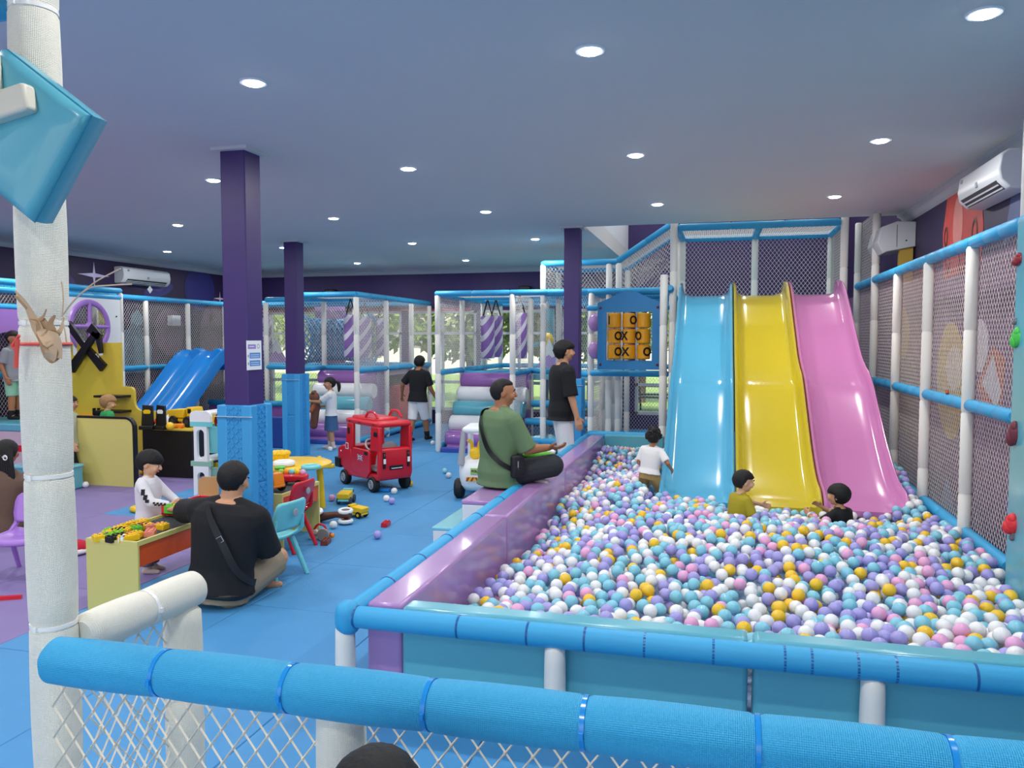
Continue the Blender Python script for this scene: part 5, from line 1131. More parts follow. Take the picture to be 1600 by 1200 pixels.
ht = thing('plush_hat', 'red and white plush cap on the purple mats by the tall white post', 'toy', at(120, 864)); mb = MB(); mb.ball((0, 0, .05), (.12, .09, .06), 14); mb.build('cap', mat('red_plush', '#C21F33', .9), ht); mb = MB(); mb.ball((-.05, -.04, .085), .04, 12); mb.build('pompom', mat('white_plush', '#EFEBE6', .9), ht); mb = MB(); mb.torus((0, -.02, .03), .1, .02, 'z', 18, 8); mb.build('trim', mat('white_plush', '#EFEBE6', .9), ht)
single(MB().obox((*at(8, 937)[:2], .012), .2, .03, .024, (0, 0, .5)), 'toy_stick', M_red, 'red toy stick on the purple mat at the left edge', 'toy')
# ------------------------------------------------------------------ air conditioners, speaker, sign
def aircon(label, loc, rz, L=1.0, hh=.3):
    t = thing('air_conditioner', label, 'air conditioner', loc, rz, 'white wall air conditioners')   # back against local y=0, front towards -y
    prof = [(0, 0), (0, hh), (-.15, hh), (-.2, hh-.03), (-.215, hh*.5), (-.2, .07), (-.14, .01), (-.05, 0)]
    MB().prism(prof, lambda y, z: (-L/2, y, z), lambda y, z: (L/2, y, z)).build('casing', M_wpl, t, bevel=.015, seg=3)
    MB().prism([(-.205, .075), (-.145, .012), (-.135, .016), (-.195, .08)], lambda y, z: (-L*.42, y-.004, z), lambda y, z: (L*.42, y-.004, z)).build('air_outlet', M_dgrey, t)
    for k in range(2): MB().obox((0, -.19+.03*k, .045-.022*k), L*.84, .004, .012, (.8, 0, 0)).build('louvre', M_wpl, t)
    MB().box(-L*.42, -L*.39, -.216, -.2, hh*.72, hh*.82).build('small_label', M_gpl, t); MB().box(-.02, .02, -.2185, -.2, hh*.36, hh*.5).build('small_emblem', M_gpl, t)
    return t
aircon('white air conditioner on the left mural wall above the netting', (XL, 12.1, 2.74), -PI/2*-1, 1.2, .29)
aircon('white air conditioner high on the right wall nearest the camera', (XR, 6.88, 2.83), -PI/2, 1.0, .29)
tg = thing('paper_tag', 'white paper tag hanging from the left air conditioner', 'tag', (-9.96, 12.1, 2.74)); MB().obox((0, 0, -.08), .003, .1, .1, (R(45), 0, 0)).build('tag_card', M_wpl, tg); mb = MB(); mb.cyl((0, 0, -.02), (0, 0, .03), .002, 5); mb.build('tag_string', M_wpl, tg)
SPK = thing('wall_ventilation_unit', 'grey boxy ventilation unit on the right wall beyond the air conditioner', 'ventilation unit', (XR, 10.05, 2.75))
MB().prism([(0, .05), (0, .33), (-.2, .34), (-.36, .28), (-.4, .1), (-.34, -.02), (-.3, 0)], lambda x, z: (x, -.32, z), lambda x, z: (x, .32, z)).build('casing', mat('pale_grey_plastic', '#C9CDD0', .4), SPK, bevel=.01)
MB().box(-.2, -.195, -.323, -.318, .05, .3).build('casing_seam', M_dgrey, SPK); mb = MB(); mb.ball((-.1, -.322, .12), (.01, .005, .01), 8); mb.build('screw', M_dgrey, SPK)
MB().box(-.16, -.02, -.29, -.2, -.35, .04).build('wall_bracket', mat('yellow_duct', '#B99A3C', .6), SPK)
for x, lb in ((-8.05, 'small black camera on the back wall left of the netted box'), (-3.75, 'small black camera on the back wall beside the stairway net')):
    t = thing('wall_camera', lb, 'camera', (x, YB, 2.75)); MB().box(-.12, .12, -.14, 0, -.06, .08).build('camera_body', M_black, t, bevel=.02); mb = MB(); mb.cyl((0, -.15, 0), (0, -.12, 0), .03, 12); mb.build('camera_lens', M_blk, t)
SG = thing('rules_sign', 'white printed rules sheet with blue boxes on the front purple column', 'sign', (-3.525, 5.43, 1.5))
sc = atX(398, 555, -3.52); SG.location = (-3.527, sc.y, sc.z-.115)
MB().box(0, .004, -.1, .1, 0, .23).build('sheet', M_wpl, SG)
M_sb, M_sp = mat('print_blue', '#4F8FD0', .6), mat('print_purple', '#9A7FCB', .6)
MB().box(.004, .005, -.085, .02, .165, .2).build('purple_heading', M_sp, SG)
for z in (.09, .03): h_ = MB().box(.004, .005, -.065, .08, z, z+.045).build('blue_text_box', M_sb, SG); [MB().box(.005, .0055, -.05, .065, z+.01+.016*k, z+.014+.016*k).build('text_line', M_wpl, h_) for k in range(2)]
MB().box(.005, .0055, -.07, .0, .18, .186).build('text_line', M_wpl, SG); mb = MB(); mb.torus((.005, .055, .185), .016, .003, 'x', 16, 5, 1, 1, .4); mb.build('round_print', M_gpl, SG)
for z in (.11, .05): MB().box(.004, .005, -.09, -.075, z-.01, z+.01).build('small_print', M_gpl, SG)

# ------------------------------------------------------------------ people
def remeshed(mb, name, m, parent, voxel, it=4, fac=.5):
    o = mb.build(name, m, parent, smooth=False)
    md = o.modifiers.new('remesh', 'REMESH'); md.mode = 'VOXEL'; md.voxel_size = voxel; md.use_smooth_shade = True
    if it: sm = o.modifiers.new('smooth', 'SMOOTH'); sm.factor = fac; sm.iterations = it
    return o
def ik(a, b, l1, l2, pole):
    a, b, pole = Vector(a), Vector(b), Vector(pole); d = b-a; L = d.length
    if L > (l1+l2)*.998: b = a+d.normalized()*(l1+l2)*.998; d = b-a; L = d.length
    x = (l1*l1-l2*l2+L*L)/(2*L); hgt = math.sqrt(max(l1*l1-x*x, 0)); u = d.normalized(); pv = pole-u*pole.dot(u)
    pv = pv.normalized() if pv.length > 1e-5 else u.orthogonal().normalized()
    return a+u*x+pv*hgt, b
def person(label, loc, rz, h, hd=.135, skin=M_skin, hipz=None, hip=(0, 0), spine=(0, 0, 1), twist=0, head=(0, 0), aR=None, aL=None, pR=(.3, -1, -.3), pL=(-.3, -1, -.3), fR=None, fL=None, kR=(.15, 1, .1), kL=(-.15, 1, .1),
           dR=(0, 1, 0), dL=(0, 1, 0), handR=None, handL=None, palmR=None, palmL=None, curl=.5, fat=1.0, shirt=None, sleeve='short', hem=-.12, pants=None, cuff=.5, skirt=None, socks=None, hair='short', hairm=M_hair, vox=.0065, group=None, coll=None, collar=True, name='person'):
    t = thing(name, label, 'person', loc, rz, group)
    leg = .5-(hd-.135)*1.15; tor = 1-leg-hd-.035; hz = (leg if hipz is None else hipz)
    H = V(hip[0], hip[1], hz); u = Vector(spine).normalized(); r = (Matrix.Rotation(twist, 3, u)@V(1, 0, 0)); r = (r-u*r.dot(u)).normalized(); f = u.cross(r)
    P = lambda tt, x=0, y=0: H+u*(tor*tt)+r*x+f*y
    tk = fat; tl = 1+(fat-1)*.35
    prof = [(-.16, .05, .045), (-.08, .085, .066), (.05, .094, .07), (.25, .083, .06), (.5, .09, .064), (.75, .1, .064), (.88, .098, .056), (.96, .07, .045), (1.02, .04, .036)]
    def trunk(mb, e, t0=None, t1=None, n=20, flare=0):
        rings = []
        pr = [p for p in prof if (t0 is None or p[0] > t0+.02) and (t1 is None or p[0] < t1-.02)]
        def at_(tt):
            for a, b in zip(prof, prof[1:]):
                if a[0] <= tt <= b[0]: k = (tt-a[0])/(b[0]-a[0]); return (tt, a[1]+(b[1]-a[1])*k, a[2]+(b[2]-a[2])*k)
            return (tt,)+(prof[0][1:] if tt < prof[0][0] else prof[-1][1:])
        if t0 is not None:
            q = at_(max(t0, -.02)) if t0 < -.02 else at_(t0); pr = [(t0, q[1]+flare, q[2]+flare)]+pr
            pr = [(p[0], max(p[1], q[1]) if p[0] < 0 else p[1], max(p[2], q[2]) if p[0] < 0 else p[2]) for p in pr]
        if t1 is not None: pr = pr+[at_(t1)]
        for tt, w_, d_ in pr: rings.append([(P(tt, (w_*tk+e)*math.cos(2*PI*i/n), (d_*tk+e)*math.sin(2*PI*i/n)))*h for i in range(n)])
        mb.loft(rings)
    sw = (.105 if hd < .15 else .1)*(1+(fat-1)*.5)
    SH = {1: P(.855, sw), -1: P(.855, -sw)}; HJ = {1: H+r*.05, -1: H-r*.05}
    ua, la = .165, .145; th, sh = leg*.5, leg*.5-.045+.0
    T_ = {}
    for s, w_, pole in ((1, aR, pR), (-1, aL, pL)):
        w_ = (s*(sw+.035), .02, hz+tor*.88-.3) if w_ is None else w_; T_['e', s], T_['w', s] = ik(SH[s], w_, ua, la, pole)
    for s, a_, pole in ((1, fR, kR), (-1, fL, kL)):
        a_ = (s*.055, 0, .045) if a_ is None else a_; T_['k', s], T_['a', s] = ik(HJ[s], a_, th, sh, pole)
    body = MB(); trunk(body, 0)
    cap = lambda mb, a, b, r1, r2, n=12: mb.capsule(Vector(a)*h, Vector(b)*h, r1*h, r2*h, n)
    cap(body, P(.82, -sw), P(.82, sw), .034*tk, .034*tk)
    for s in (1, -1): cap(body, P(.99, s*.018), P(.87, s*sw*.95), .026*tk, .03*tk)
    for s in (1, -1):
        e, w_ = T_['e', s], T_['w', s]; k, a_ = T_['k', s], T_['a', s]
        cap(body, SH[s], e, .034*tl, .025*tl); cap(body, e, w_, .026*tl, .0165*tl)
        cap(body, HJ[s], k, .055*tk, .038*tk); cap(body, k, k+(a_-k)*.3, .037*tk, .038*tk); cap(body, k+(a_-k)*.3, a_, .038*tk, .022*tk)
        dd = Vector(dR if s > 0 else dL).normalized(); cap(body, a_-dd*.018+V(0, 0, -.022), a_+dd*.035+V(0, 0, -.026), .022, .02); cap(body, a_+dd*.03+V(0, 0, -.026), a_+dd*.085+V(0, 0, -.032), .021, .013); cap(body, a_, a_+dd*.03+V(0, 0, -.02), .022, .02)
        # hand: palm, four unequal fingers with knuckle bends, thumb from the side
        hv = (handR if s > 0 else handL); hv = Vector(hv).normalized() if hv else (w_-e).normalized()
        pn = (palmR if s > 0 else palmL); pn = Vector(pn) if pn else -r*s
        pn = (pn-hv*pn.dot(hv)); pn = pn.normalized() if pn.length > .05 else hv.orthogonal().normalized(); sd_ = hv.cross(pn)*s   # towards the thumb side
        pw = .019 if hd < .15 else .02
        for q in (-1, -.33, .33, 1): cap(body, w_+sd_*q*pw*.6, w_+hv*.05+sd_*q*pw, .0085, .0085, 8)
        fr_ = .0063 if hd < .15 else .0072
        for q, L in ((-1.12, .034), (-.38, .043), (.36, .046), (1.1, .041)):
            b0 = w_+hv*.05+sd_*q*pw; c1 = b0+(hv*math.cos(curl*.5)+pn*math.sin(curl*.5)).normalized()*L*.45; c2 = c1+(hv*math.cos(curl*1.2)+pn*math.sin(curl*1.2)).normalized()*L*.33; c3 = c2+(hv*math.cos(curl*1.9)+pn*math.sin(curl*1.9)).normalized()*L*.25
            cap(body, b0, c1, fr_, fr_*.95, 8); cap(body, c1, c2, fr_*.95, fr_*.9, 8); cap(body, c2, c3, fr_*.9, fr_*.75, 8)
        tb = w_+hv*.012+sd_*pw*.9; t1 = tb+(hv*.6+sd_*.75+pn*.3).normalized()*.028; t2 = t1+(hv*.85+sd_*.3+pn*.45).normalized()*.022
        cap(body, tb, t1, .0095, .0078, 8); cap(body, t1, t2, .0075, .006, 8)
        T_['h', s] = w_+hv*.06
    # head
    yw, pt = head; Rm = Matrix.Rotation(yw, 3, 'Z')@Matrix.Rotation(pt, 3, 'X')
    nb = P(.98); up_ = (u*.5+V(0, 0, 1)*.5).normalized(); HC = nb+up_*(.03+hd*.45)+(Rm@V(0, .016, 0))
    g = lambda x, y, z: HC+Rm@V(x*hd, y*hd, z*hd)
    cap(body, P(.93), HC-up_*hd*.2, .034*tk, .033*tk)
    eb = lambda mb, c, rr_, n=20: mb.ball(g(*c)*h, tuple(k*hd*h for k in rr_), n, Rm)
    eb(body, (0, -.03, .09), (.37, .45, .41)); eb(body, (0, .08, -.15), (.31, .33, .32)); eb(body, (0, .17, -.34), (.16, .19, .13)); eb(body, (0, .2, .0), (.31, .24, .25))
    cap(body, g(0, .39, .04), g(0, .47, -.1), .03*hd/.135, .05*hd*.55/.135*.4) if False else body.capsule(g(0, .40, .05)*h, g(0, .475, -.1)*h, .045*hd*h, .07*hd*h, 10)
    for s in (1, -1):
        body.ball(g(s*.37, -.02, -.03)*h, (.05*hd*h, .1*hd*h, .15*hd*h), 10, Rm); body.ball(g(s*.2, .3, -.12)*h, (.13*hd*h,)*3, 10)
    remeshed(body, 'body', skin, t, vox, 3)
    for s in (1, -1):
        mb = MB(); mb.ball(g(s*.155, .375, .0)*h, (.07*hd*h, .042*hd*h, .04*hd*h), 12, Rm); ey = mb.build('eye', M_eyew, t)
        mb = MB(); mb.ball(g(s*.155, .404, .0)*h, (.04*hd*h, .018*hd*h, .04*hd*h), 10, Rm); mb.build('pupil', M_eyed, ey)
        mb = MB(); mb.tube([g(s*.08, .435, .1)*h, g(s*.17, .43, .13)*h, g(s*.26, .38, .1)*h], .018*hd*h, 6); mb.build('eyebrow', hairm, t)
    mb = MB(); mb.ball(g(0, .405, -.24)*h, (.13*hd*h, .045*hd*h, .03*hd*h), 12, Rm); mb.build('mouth', M_lip, t)
    # hair
    def haircap(line=.16, back=-.3, side=-.02, e=1.09, nz=.012, fr=.18):
        mb = MB(); vs, fs = [], []; n, m = 36, 22
        for i in range(m+1):
            a = PI*i/m
            for k in range(n):
                b = 2*PI*k/n; x, y, z = math.sin(a)*math.sin(b), math.sin(a)*math.cos(b), math.cos(a)   # b=0 is the face
                X, Y, Z = x*.385*e, -.03+y*.465*e, .09+z*.43*e
                frontness = max(0, y); low = line if y > fr else (side if y > -.15 else back)
                if y > fr-.25 and y <= fr: low = side+(line-side)*((y-(fr-.25))/.25)
                k2 = 1.0
                if Z < low: k2 = max(.72, 1-(low-Z)*2.4)
                q = 1+nz*noise.noise(V(x*5, y*5, z*5)*1.5)*2
                vs.append(g(X*k2*q, -.03+(Y+.03)*k2*q, .09+(Z-.09)*(k2*q if Z > .09 or k2 == 1 else max(k2, .9)))*h)
        for i in range(m):
            for k in range(n): fs.append((i*n+k, (i+1)*n+k, (i+1)*n+(k+1) % n, i*n+(k+1) % n))
        mb.add(vs, fs); return mb
    if hair in ('short', 'crop'): mb = haircap(.22, -.36 if hair == 'short' else -.3, -.04, 1.09, .02)
    elif hair == 'receding': mb = haircap(.36, -.36, -.06, 1.06)
    elif hair == 'bowl': mb = haircap(.13, -.34, .0, 1.16, .04)
    elif hair == 'mop': mb = haircap(.2, -.42, -.1, 1.2, .05)
    elif hair == 'bob': mb = haircap(.15, -.55, -.45, 1.14, .02, .35)
    elif hair == 'curly':
        mb = haircap(.22, -.34, -.05, 1.12, .05); rn = random.Random(5)
        for k in range(90):
            a, b = rn.random()*6.28, math.acos(1-1.35*rn.random()); y = math.sin(b)*math.cos(a); z = math.cos(b)
            if y > .45 and z < .45: continue
            mb.ball(g(.42*math.sin(b)*math.sin(a), -.05+.5*y, .09+.47*z)*h, .085*hd*h, 7)
    elif hair in ('pony', 'long', 'bun'): mb = haircap(.22, -.36, -.1, 1.1, .012, .3)
    hm = mb.build('hair', hairm, t, ang=80)
    if hair == 'pony':
        mb = MB(); mb.tube([v*h for v in catmull([g(0, -.46, .12), g(.0, -.66, .08), g(0, -.78, -.2), g(0, -.76, -.6), g(0, -.72, -.75)], 4)], [hd*h*k for k in (.07, .08, .1, .12, .14, .15, .16, .16, .16, .15, .14, .12, .1, .08, .05, .03, .01)], 10); mb.build('ponytail', hairm, hm)
        mb = MB(); mb.ball(g(0, -.5, .12)*h, .08*hd*h, 8); mb.build('hair_tie', mat('hair_tie', '#C9A07A', .6), hm)
    if hair == 'long':
        mb = MB()
        for k in range(11):
            x = -.4+.08*k; mb.tube([v*h for v in catmull([g(x*.8, -.38, .2), g(x, -.5, -.2), g(x*1.1, -.5, -.7), g(x*1.15, -.45-.05*(k % 2), -1.25-.1*(k % 3))], 4)], [hd*h*.1]*11+[hd*h*.06, hd*h*.01], 8)
        mb.build('long_hair', hairm, hm)
    # clothes
    if shirt is not None:
        mb = MB(); trunk(mb, .021 if pants is not None and skirt is None else .016, hem, .985, 24, .016 if hipz is None else .008); mb.capsule(P(.81, -sw)*h, P(.81, sw)*h, .043*tl*h, .043*tl*h, 14)
        for s in (1, -1): mb.capsule(P(.965, s*.025)*h, P(.865, s*sw*.95)*h, .031*tk*h, .038*tk*h, 12); mb.ball(SH[s]*h, .044*tl*h, 14)
        for s in (1, -1):
            e, w_ = T_['e', s], T_['w', s]; S0 = SH[s]
            if sleeve == 'short': mb.tube([S0*h, (S0+(e-S0)*.4)*h, (S0+(e-S0)*.82)*h], [.044*tl*h, .046*tl*h, .046*tl*h], 16)
            elif sleeve == 'elbow': mb.tube([S0*h, (S0+(e-S0)*.5)*h, (S0+(e-S0)*1.0)*h], [.046*tl*h, .044*tl*h, .047*tl*h], 16)
            else: mb.capsule(S0*h, e*h, .044*tl*h, .038*tl*h, 14); mb.tube([e*h, (e+(w_-e)*.5)*h, (e+(w_-e)*.93)*h], [.038*tl*h, .034*tl*h, .028*tl*h], 14); mb.ball(e*h, .038*tl*h, 12)
        so = remeshed(mb, 'shirt', shirt, t, max(.007, vox*1.2), 3); T_['shirt'] = so
    if pants is not None:
        mb = MB(); trunk(mb, .009, -.14, .2, 20); 
        for s in (1, -1):
            k, a_ = T_['k', s], T_['a', s]; J = HJ[s]
            if cuff < 1: mb.capsule(J*h, (J+(k-J)*.3)*h, .061*tk*h, .061*tk*h, 14); mb.tube([(J+(k-J)*.2)*h, (J+(k-J)*cuff)*h], [.061*tk*h, (.062-.009*cuff)*tk*h], 16)
            else:
                mb.capsule(J*h, k*h, .056*tk*h, .049*tk*h, 14); mb.ball(k*h, .05*tk*h, 12)
                mb.tube([k*h, (k+(a_-k)*.5)*h, (k+(a_-k)*(cuff-1))*h], [.05*tk*h, .046*tk*h, .044*tk*h], 16)
        T_['pants'] = remeshed(mb, 'skirt' if skirt else 'trousers', pants, t, max(.007, vox*1.2), 4)
    if skirt is not None:
        mb = MB(); rings = []
        for tt, w_, d_ in ((.2, .088, .066), (.0, .105, .08), (-.35, .115, .09), (-.62, .122, .095)): rings.append([P(tt, w_*math.cos(2*PI*i/24)*tk, d_*math.sin(2*PI*i/24)*tk)*h for i in range(24)])
        mb.loft(rings); mb.build('skirt', skirt, t)
    if socks is not None:
        mb = MB()
        for s in (1, -1):
            k, a_ = T_['k', s], T_['a', s]; dd = Vector(dR if s > 0 else dL).normalized()
            mb.tube([(a_+(k-a_)*.3)*h, a_*h], [.033*h, .029*h], 12); mb.ball(a_*h, .029*h, 10)
            cap(mb, a_-dd*.018+V(0, 0, -.022), a_+dd*.035+V(0, 0, -.026), .026, .024); cap(mb, a_+dd*.03+V(0, 0, -.026), a_+dd*.085+V(0, 0, -.032), .025, .017)
        remeshed(mb, 'socks', socks, t, .007, 2)
    T_['P'], T_['g'], T_['h_'], T_['t'] = P, g, h, t; T_['HC'] = HC
    return T_
def lw(px, py, y, loc, rz, h):
    return tuple((Matrix.Rotation(-rz, 3, 'Z')@(atY(px, py, y)-Vector(loc)))/h)
def strap_on(Tt, pts, wd, name, m, parent, th=.004):
    """flat strap along local points (x,t,y) of the trunk"""
    P, h = Tt['P'], Tt['h_']; Q = catmull([P(tt, x, y)*h for tt, x, y in pts], 6); mb = MB(); rings = []
    for i, p in enumerate(Q):
        d = (Q[min(i+1, len(Q)-1)]-Q[max(i-1, 0)]).normalized(); c = P((p/h-P(0)).dot((P(1)-P(0)).normalized())/((P(1)-P(0)).length))*h; o = (p-c); o = (o-d*o.dot(d)).normalized(); s_ = d.cross(o)*wd/2
        rings.append([p-s_, p+s_, p+s_+o*th, p-s_+o*th])
    mb.loft(rings); return mb.build(name, m, parent, ang=30)

# man in black, sitting on the floor with his back to the camera
AL, AZ, AH = (-3.17, 4.44, 0), R(8), 1.74
A = person('man in black T-shirt and khaki shorts sitting on the floor, back turned', AL, AZ, AH, skin=M_skin2, hipz=.062, spine=(.1, .1, 1), head=(R(-4), R(-16)), aL=(-.33, .26, .3), pL=(-.8, -.4, -.5), aR=(.06, .2, .2), pR=(.8, -.5, -.8),
           fL=(.06, .2, .04), fR=(-.06, .24, .04), kL=(-.8, .6, .3), kR=(.6, .85, .35), dL=(.8, .3, 0), dR=(-.8, .3, 0), shirt=M_blackc, sleeve='elbow', hem=-.03, pants=mat('khaki_cotton', '#97876F', .85), cuff=.95, hair='short', fat=1.2, vox=.0075, palmL=(0, .2, -1), handL=(-.6, .7, -.1))
bg_ = thing('crossbody_strap', 'black crossbody strap with buckle over the back of the man in black', 'bag strap', AL, AZ)
so = strap_on(A, [(.95, -.05, -.075), (.82, -.015, -.105), (.55, .05, -.113), (.3, .095, -.09), (.15, .126, -.03), (.08, .128, .05)], .045, 'strap', mat('black_webbing', '#17181C', .7), bg_)
c_ = A['P'](.62, .034, -.114)*1.74; mb = MB(); mb.torus((0, 0, 0), .026, .003, 'y', 4, 6); mb.v = [tuple(Euler((0, R(15), 0)).to_matrix()@Vector(v)*1.0+c_+V(0, -.004, 0)) for v in mb.v]; mb.build('buckle', M_gpl, so)
mb = MB(); mb.tube([p*1.72 for p in catmull([A['P'](-.03, x, y) for x, y in ((-.118, .02), (-.1, -.075), (0, -.102), (.1, -.075), (.118, .02))], 5)], .012, 8, flat=1.6); bl = mb.build('belt', M_blk, A['t'])
# man in green, sitting on the step with his legs crossed
GP, GZ, GH = (-1.82, 6.5, .475), R(-42), 1.70
G_ = person('man in green T-shirt and dark trousers sitting cross-legged on the pit edge, hand held out', GP, GZ, GH, skin=M_skin, hipz=.066, spine=(.0, .02, 1), head=(R(-32), R(0)), aR=lw(858, 699, 6.62, GP, GZ, GH), pR=(.3, -.3, -1), aL=(-.08, .22, .17), pL=(-1, -.2, -.3),
            fL=(.06, .17, .05), fR=(-.04, .21, .06), kL=(-1, .5, .35), kR=(.55, .9, .2), dL=(.8, .2, 0), dR=(-.8, .3, 0), shirt=mat('sage_cotton', '#66805C', .85), sleeve='elbow', hem=-.17, pants=mat('charcoal_cotton', '#2A2D34', .85), cuff=1.8, hair='receding', fat=1.2, vox=.0075, palmR=(-.2, .2, 1), handR=(.75, .62, .05), socks=mat('light_sock', '#C9B9C4', .8))
bg_ = thing('crossbody_bag', 'small black crossbody bag at the hip of the man in green', 'bag', GP, GZ)
strap_on(G_, [(.98, -.055, .03), (.96, -.06, -.065), (.78, -.02, -.105), (.45, .05, -.108), (.25, .105, -.075), (.12, .136, -.01)], .04, 'strap', M_blk, bg_)
c_ = G_['P'](.17, .15, .01)*1.7; pz = MB().box(c_.x-.03, c_.x+.035, c_.y-.06, c_.y+.06, c_.z-.1, c_.z+.1).build('pouch', mat('black_nylon', '#14151A', .6), bg_, bevel=.025, seg=3)
MB().box(c_.x+.034, c_.x+.04, c_.y-.02, c_.y-.012, c_.z-.02, c_.z+.05).build('zip_pull', M_gpl, pz); MB().box(c_.x+.033, c_.x+.04, c_.y-.05, c_.y+.05, c_.z-.06, c_.z+.0).build('front_pocket', mat('black_nylon', '#14151A', .6), pz, bevel=.004)
p = atY(842, 711, 6.78); gp = thing('green_pouch', 'green drawstring pouch on the lap of the man in green', 'pouch', (p.x, p.y, p.z-.05), .3); mb = MB(); mb.ball((0, 0, .05), (.15, .09, .055), 16); mb.build('pouch_body', M_grn, gp); mb = MB(); mb.ball((.1, -.02, .08), (.05, .03, .025), 10); mb.build('white_label', M_wpl, gp)
# standing man
Dm = person('man in black T-shirt and white trousers standing by the far column, facing right', (-1.78, 9.15, 0), R(-60), 1.76, skin=M_skin2, head=(R(-5), R(2)), aR=(.16, .05, .475), aL=(-.15, .05, .47), fR=(.06, .0, .045), fL=(-.06, .05, .045), shirt=M_blackc, sleeve='elbow', hem=-.14, pants=M_whitec, cuff=1.95, hair='mop', vox=.0075, fat=1.06, socks=M_blackc)
# walking woman
person('woman in black top and white shorts walking away, seen from behind', (-4.95, 12.5, 0), R(-12), 1.5, hd=.14, skin=M_skin, spine=(.02, .06, 1), aL=(-.25, .05, .53), pL=(-.5, -1, 0), aR=(.17, .12, .5), fR=(.05, .12, .05), fL=(-.05, -.1, .06), shirt=M_blackc, sleeve='short', hem=-.1, pants=M_whitec, cuff=.98, hair='bob', socks=M_blackc, vox=.0075)
# girl with brown toy
GI = person('girl in white shirt and denim skirt with a brown plush toy, one arm stretched out', (-5.98, 11.35, 0), R(108), 1.17, hd=.165, skin=M_skin2, head=(R(22), R(0)), aL=(-.05, .27, .66), pL=(-.3, 0, -1), aR=(.1, .16, .58), fR=(.05, .03, .045), fL=(-.05, -.03, .045), shirt=M_whitec, hem=-.02, skirt=mat('denim', '#3F648E', .85), pants=mat('denim', '#3F648E', .85), cuff=.45, hair='pony', vox=.006, socks=mat('pale_sock', '#D8C3B8', .8))
PB = thing('plush_bear', 'brown plush bear hanging from the arms of the girl in the denim skirt', 'plush toy', (-6.22, 11.28, .5), R(108)); M_pl = mat('plush_brown', '#7A4A3A', .9)
mb = MB(); mb.ball((0, 0, .18), (.1, .08, .13), 14); mb.capsule((-.02, 0, .12), (-.04, .02, -.12), .07, .06); mb.ball((0, .02, .33), .09, 14); remeshed(mb, 'body', M_pl, PB, .008)
for sx in (-.07, .07): mb = MB(); mb.ball((sx, .02, .41), .03, 10); mb.build('ear', M_pl, PB); mb = MB(); mb.capsule((sx, 0, .22), (sx*2, .04, .12), .035, .03); mb.build('paw', mat('plush_rust', '#A65A34', .9), PB)
# toddler in white at the brick table
TD = person('toddler in white patterned jumper standing at the brick table', (-4.12, 4.93, 0), R(-72), .94, hd=.195, skin=M_skin3, head=(R(4), R(-16)), aR=(.09, .2, .56), pR=(1, -.4, -.5), aL=(-.03, .22, .56), pL=(-1, -.3, -.5), shirt=mat('jumper_white', '#E4E2E6', .9), sleeve='long', hem=-.25, pants=mat('grey_cotton', '#6E6A72', .85), cuff=1.9, hair='bowl', vox=.0055, fat=1.12, socks=mat('pale_sock', '#D8C3B8', .8))
for k in range(9):
    f = k/8; e, w_ = TD['e', 1]*.94, TD['w', 1]*.94; p = e+(w_-e)*(.1+.75*f); d = (w_-e).normalized(); o_ = V(1, 0, .15); o_ = (o_-d*o_.dot(d)).normalized(); up2 = d.cross(o_)
    mb = MB(); mb.obox(p+o_*.037+up2*(.006 if k % 2 else -.006), .012, .012, .012); mb.build('black_print', M_blk, TD['shirt'], smooth=False)
for k, (a, b) in enumerate(((.3, .2), (.45, -.3), (.6, .25), (.7, -.2), (.85, .1))):
    e, w_ = TD['e', 1]*.94, SHp if False else (TD['P'](.88, .1)*.94); p = w_+(e-w_)*a; mb = MB(); mb.obox(p+V(.046, .02*b, .0), .012, .025, .022); mb.build('black_print', M_blk, TD['shirt'], smooth=False)
p_ = TD['t'].matrix_basis@(TD['h', 1]*.94); mb = MB(); mb.obox((0, 0, 0), .05, .04, .035); o = mb.build('toy_brick', M_orp, None, bevel=.006); o.location = p_+V(.02, .02, .015); tag(o, 'orange toy brick held by the toddler in white', 'toy brick')
# children in the pit
person('small boy in white shirt and khaki shorts climbing by the blue slide, back turned', (-.60, 7.3, .15), R(-15), .8, hd=.2, skin=M_skin, spine=(.1, .12, 1), head=(R(0), R(5)), aR=(.24, .1, .5), pR=(.6, -.8, -.4), aL=(-.12, .16, .52), fR=(.1, .0, .12), fL=(-.1, .02, .1), kR=(.5, 1, .2), shirt=M_whitec, hem=.06, pants=mat('khaki_shorts', '#B08F5A', .85), cuff=.9, hair='curly', vox=.0055, fat=1.1)
person('toddler boy in mustard shirt sitting in the ball pit, looking right', (.17, 6.35, .17), R(-58), .86, hd=.2, skin=M_skin3, hipz=.09, spine=(0, .12, 1), head=(R(-12), R(-6)), aR=(.12, .2, .2), pR=(.6, -.6, -.8), aL=(-.1, .36, .28), pL=(-.8, -.2, -.6), fR=(.08, .38, .06), fL=(-.08, .38, .06), shirt=mat('mustard_cotton', '#A8981F', .85), hem=-.05, pants=mat('navy_cotton', '#2B3350', .85), cuff=1.6, hair='crop', vox=.0055, fat=1.1)
IG = person('little girl in black top with cream ruffle sitting low in the ball pit, looking left', (.98, 6.52, .06), R(48), .86, hd=.2, skin=M_skin2, hipz=.09, spine=(0, .1, 1), head=(R(18), R(0)), aL=(-.2, .22, .36), pL=(-.5, -.6, -.6), aR=(.03, .26, .4), pR=(.8, -.1, -.8), fR=(.07, .38, .06), fL=(-.07, .38, .06), shirt=M_blackc, hem=-.05, pants=M_blackc, cuff=1.6, hair='bob', vox=.0055, fat=1.08)
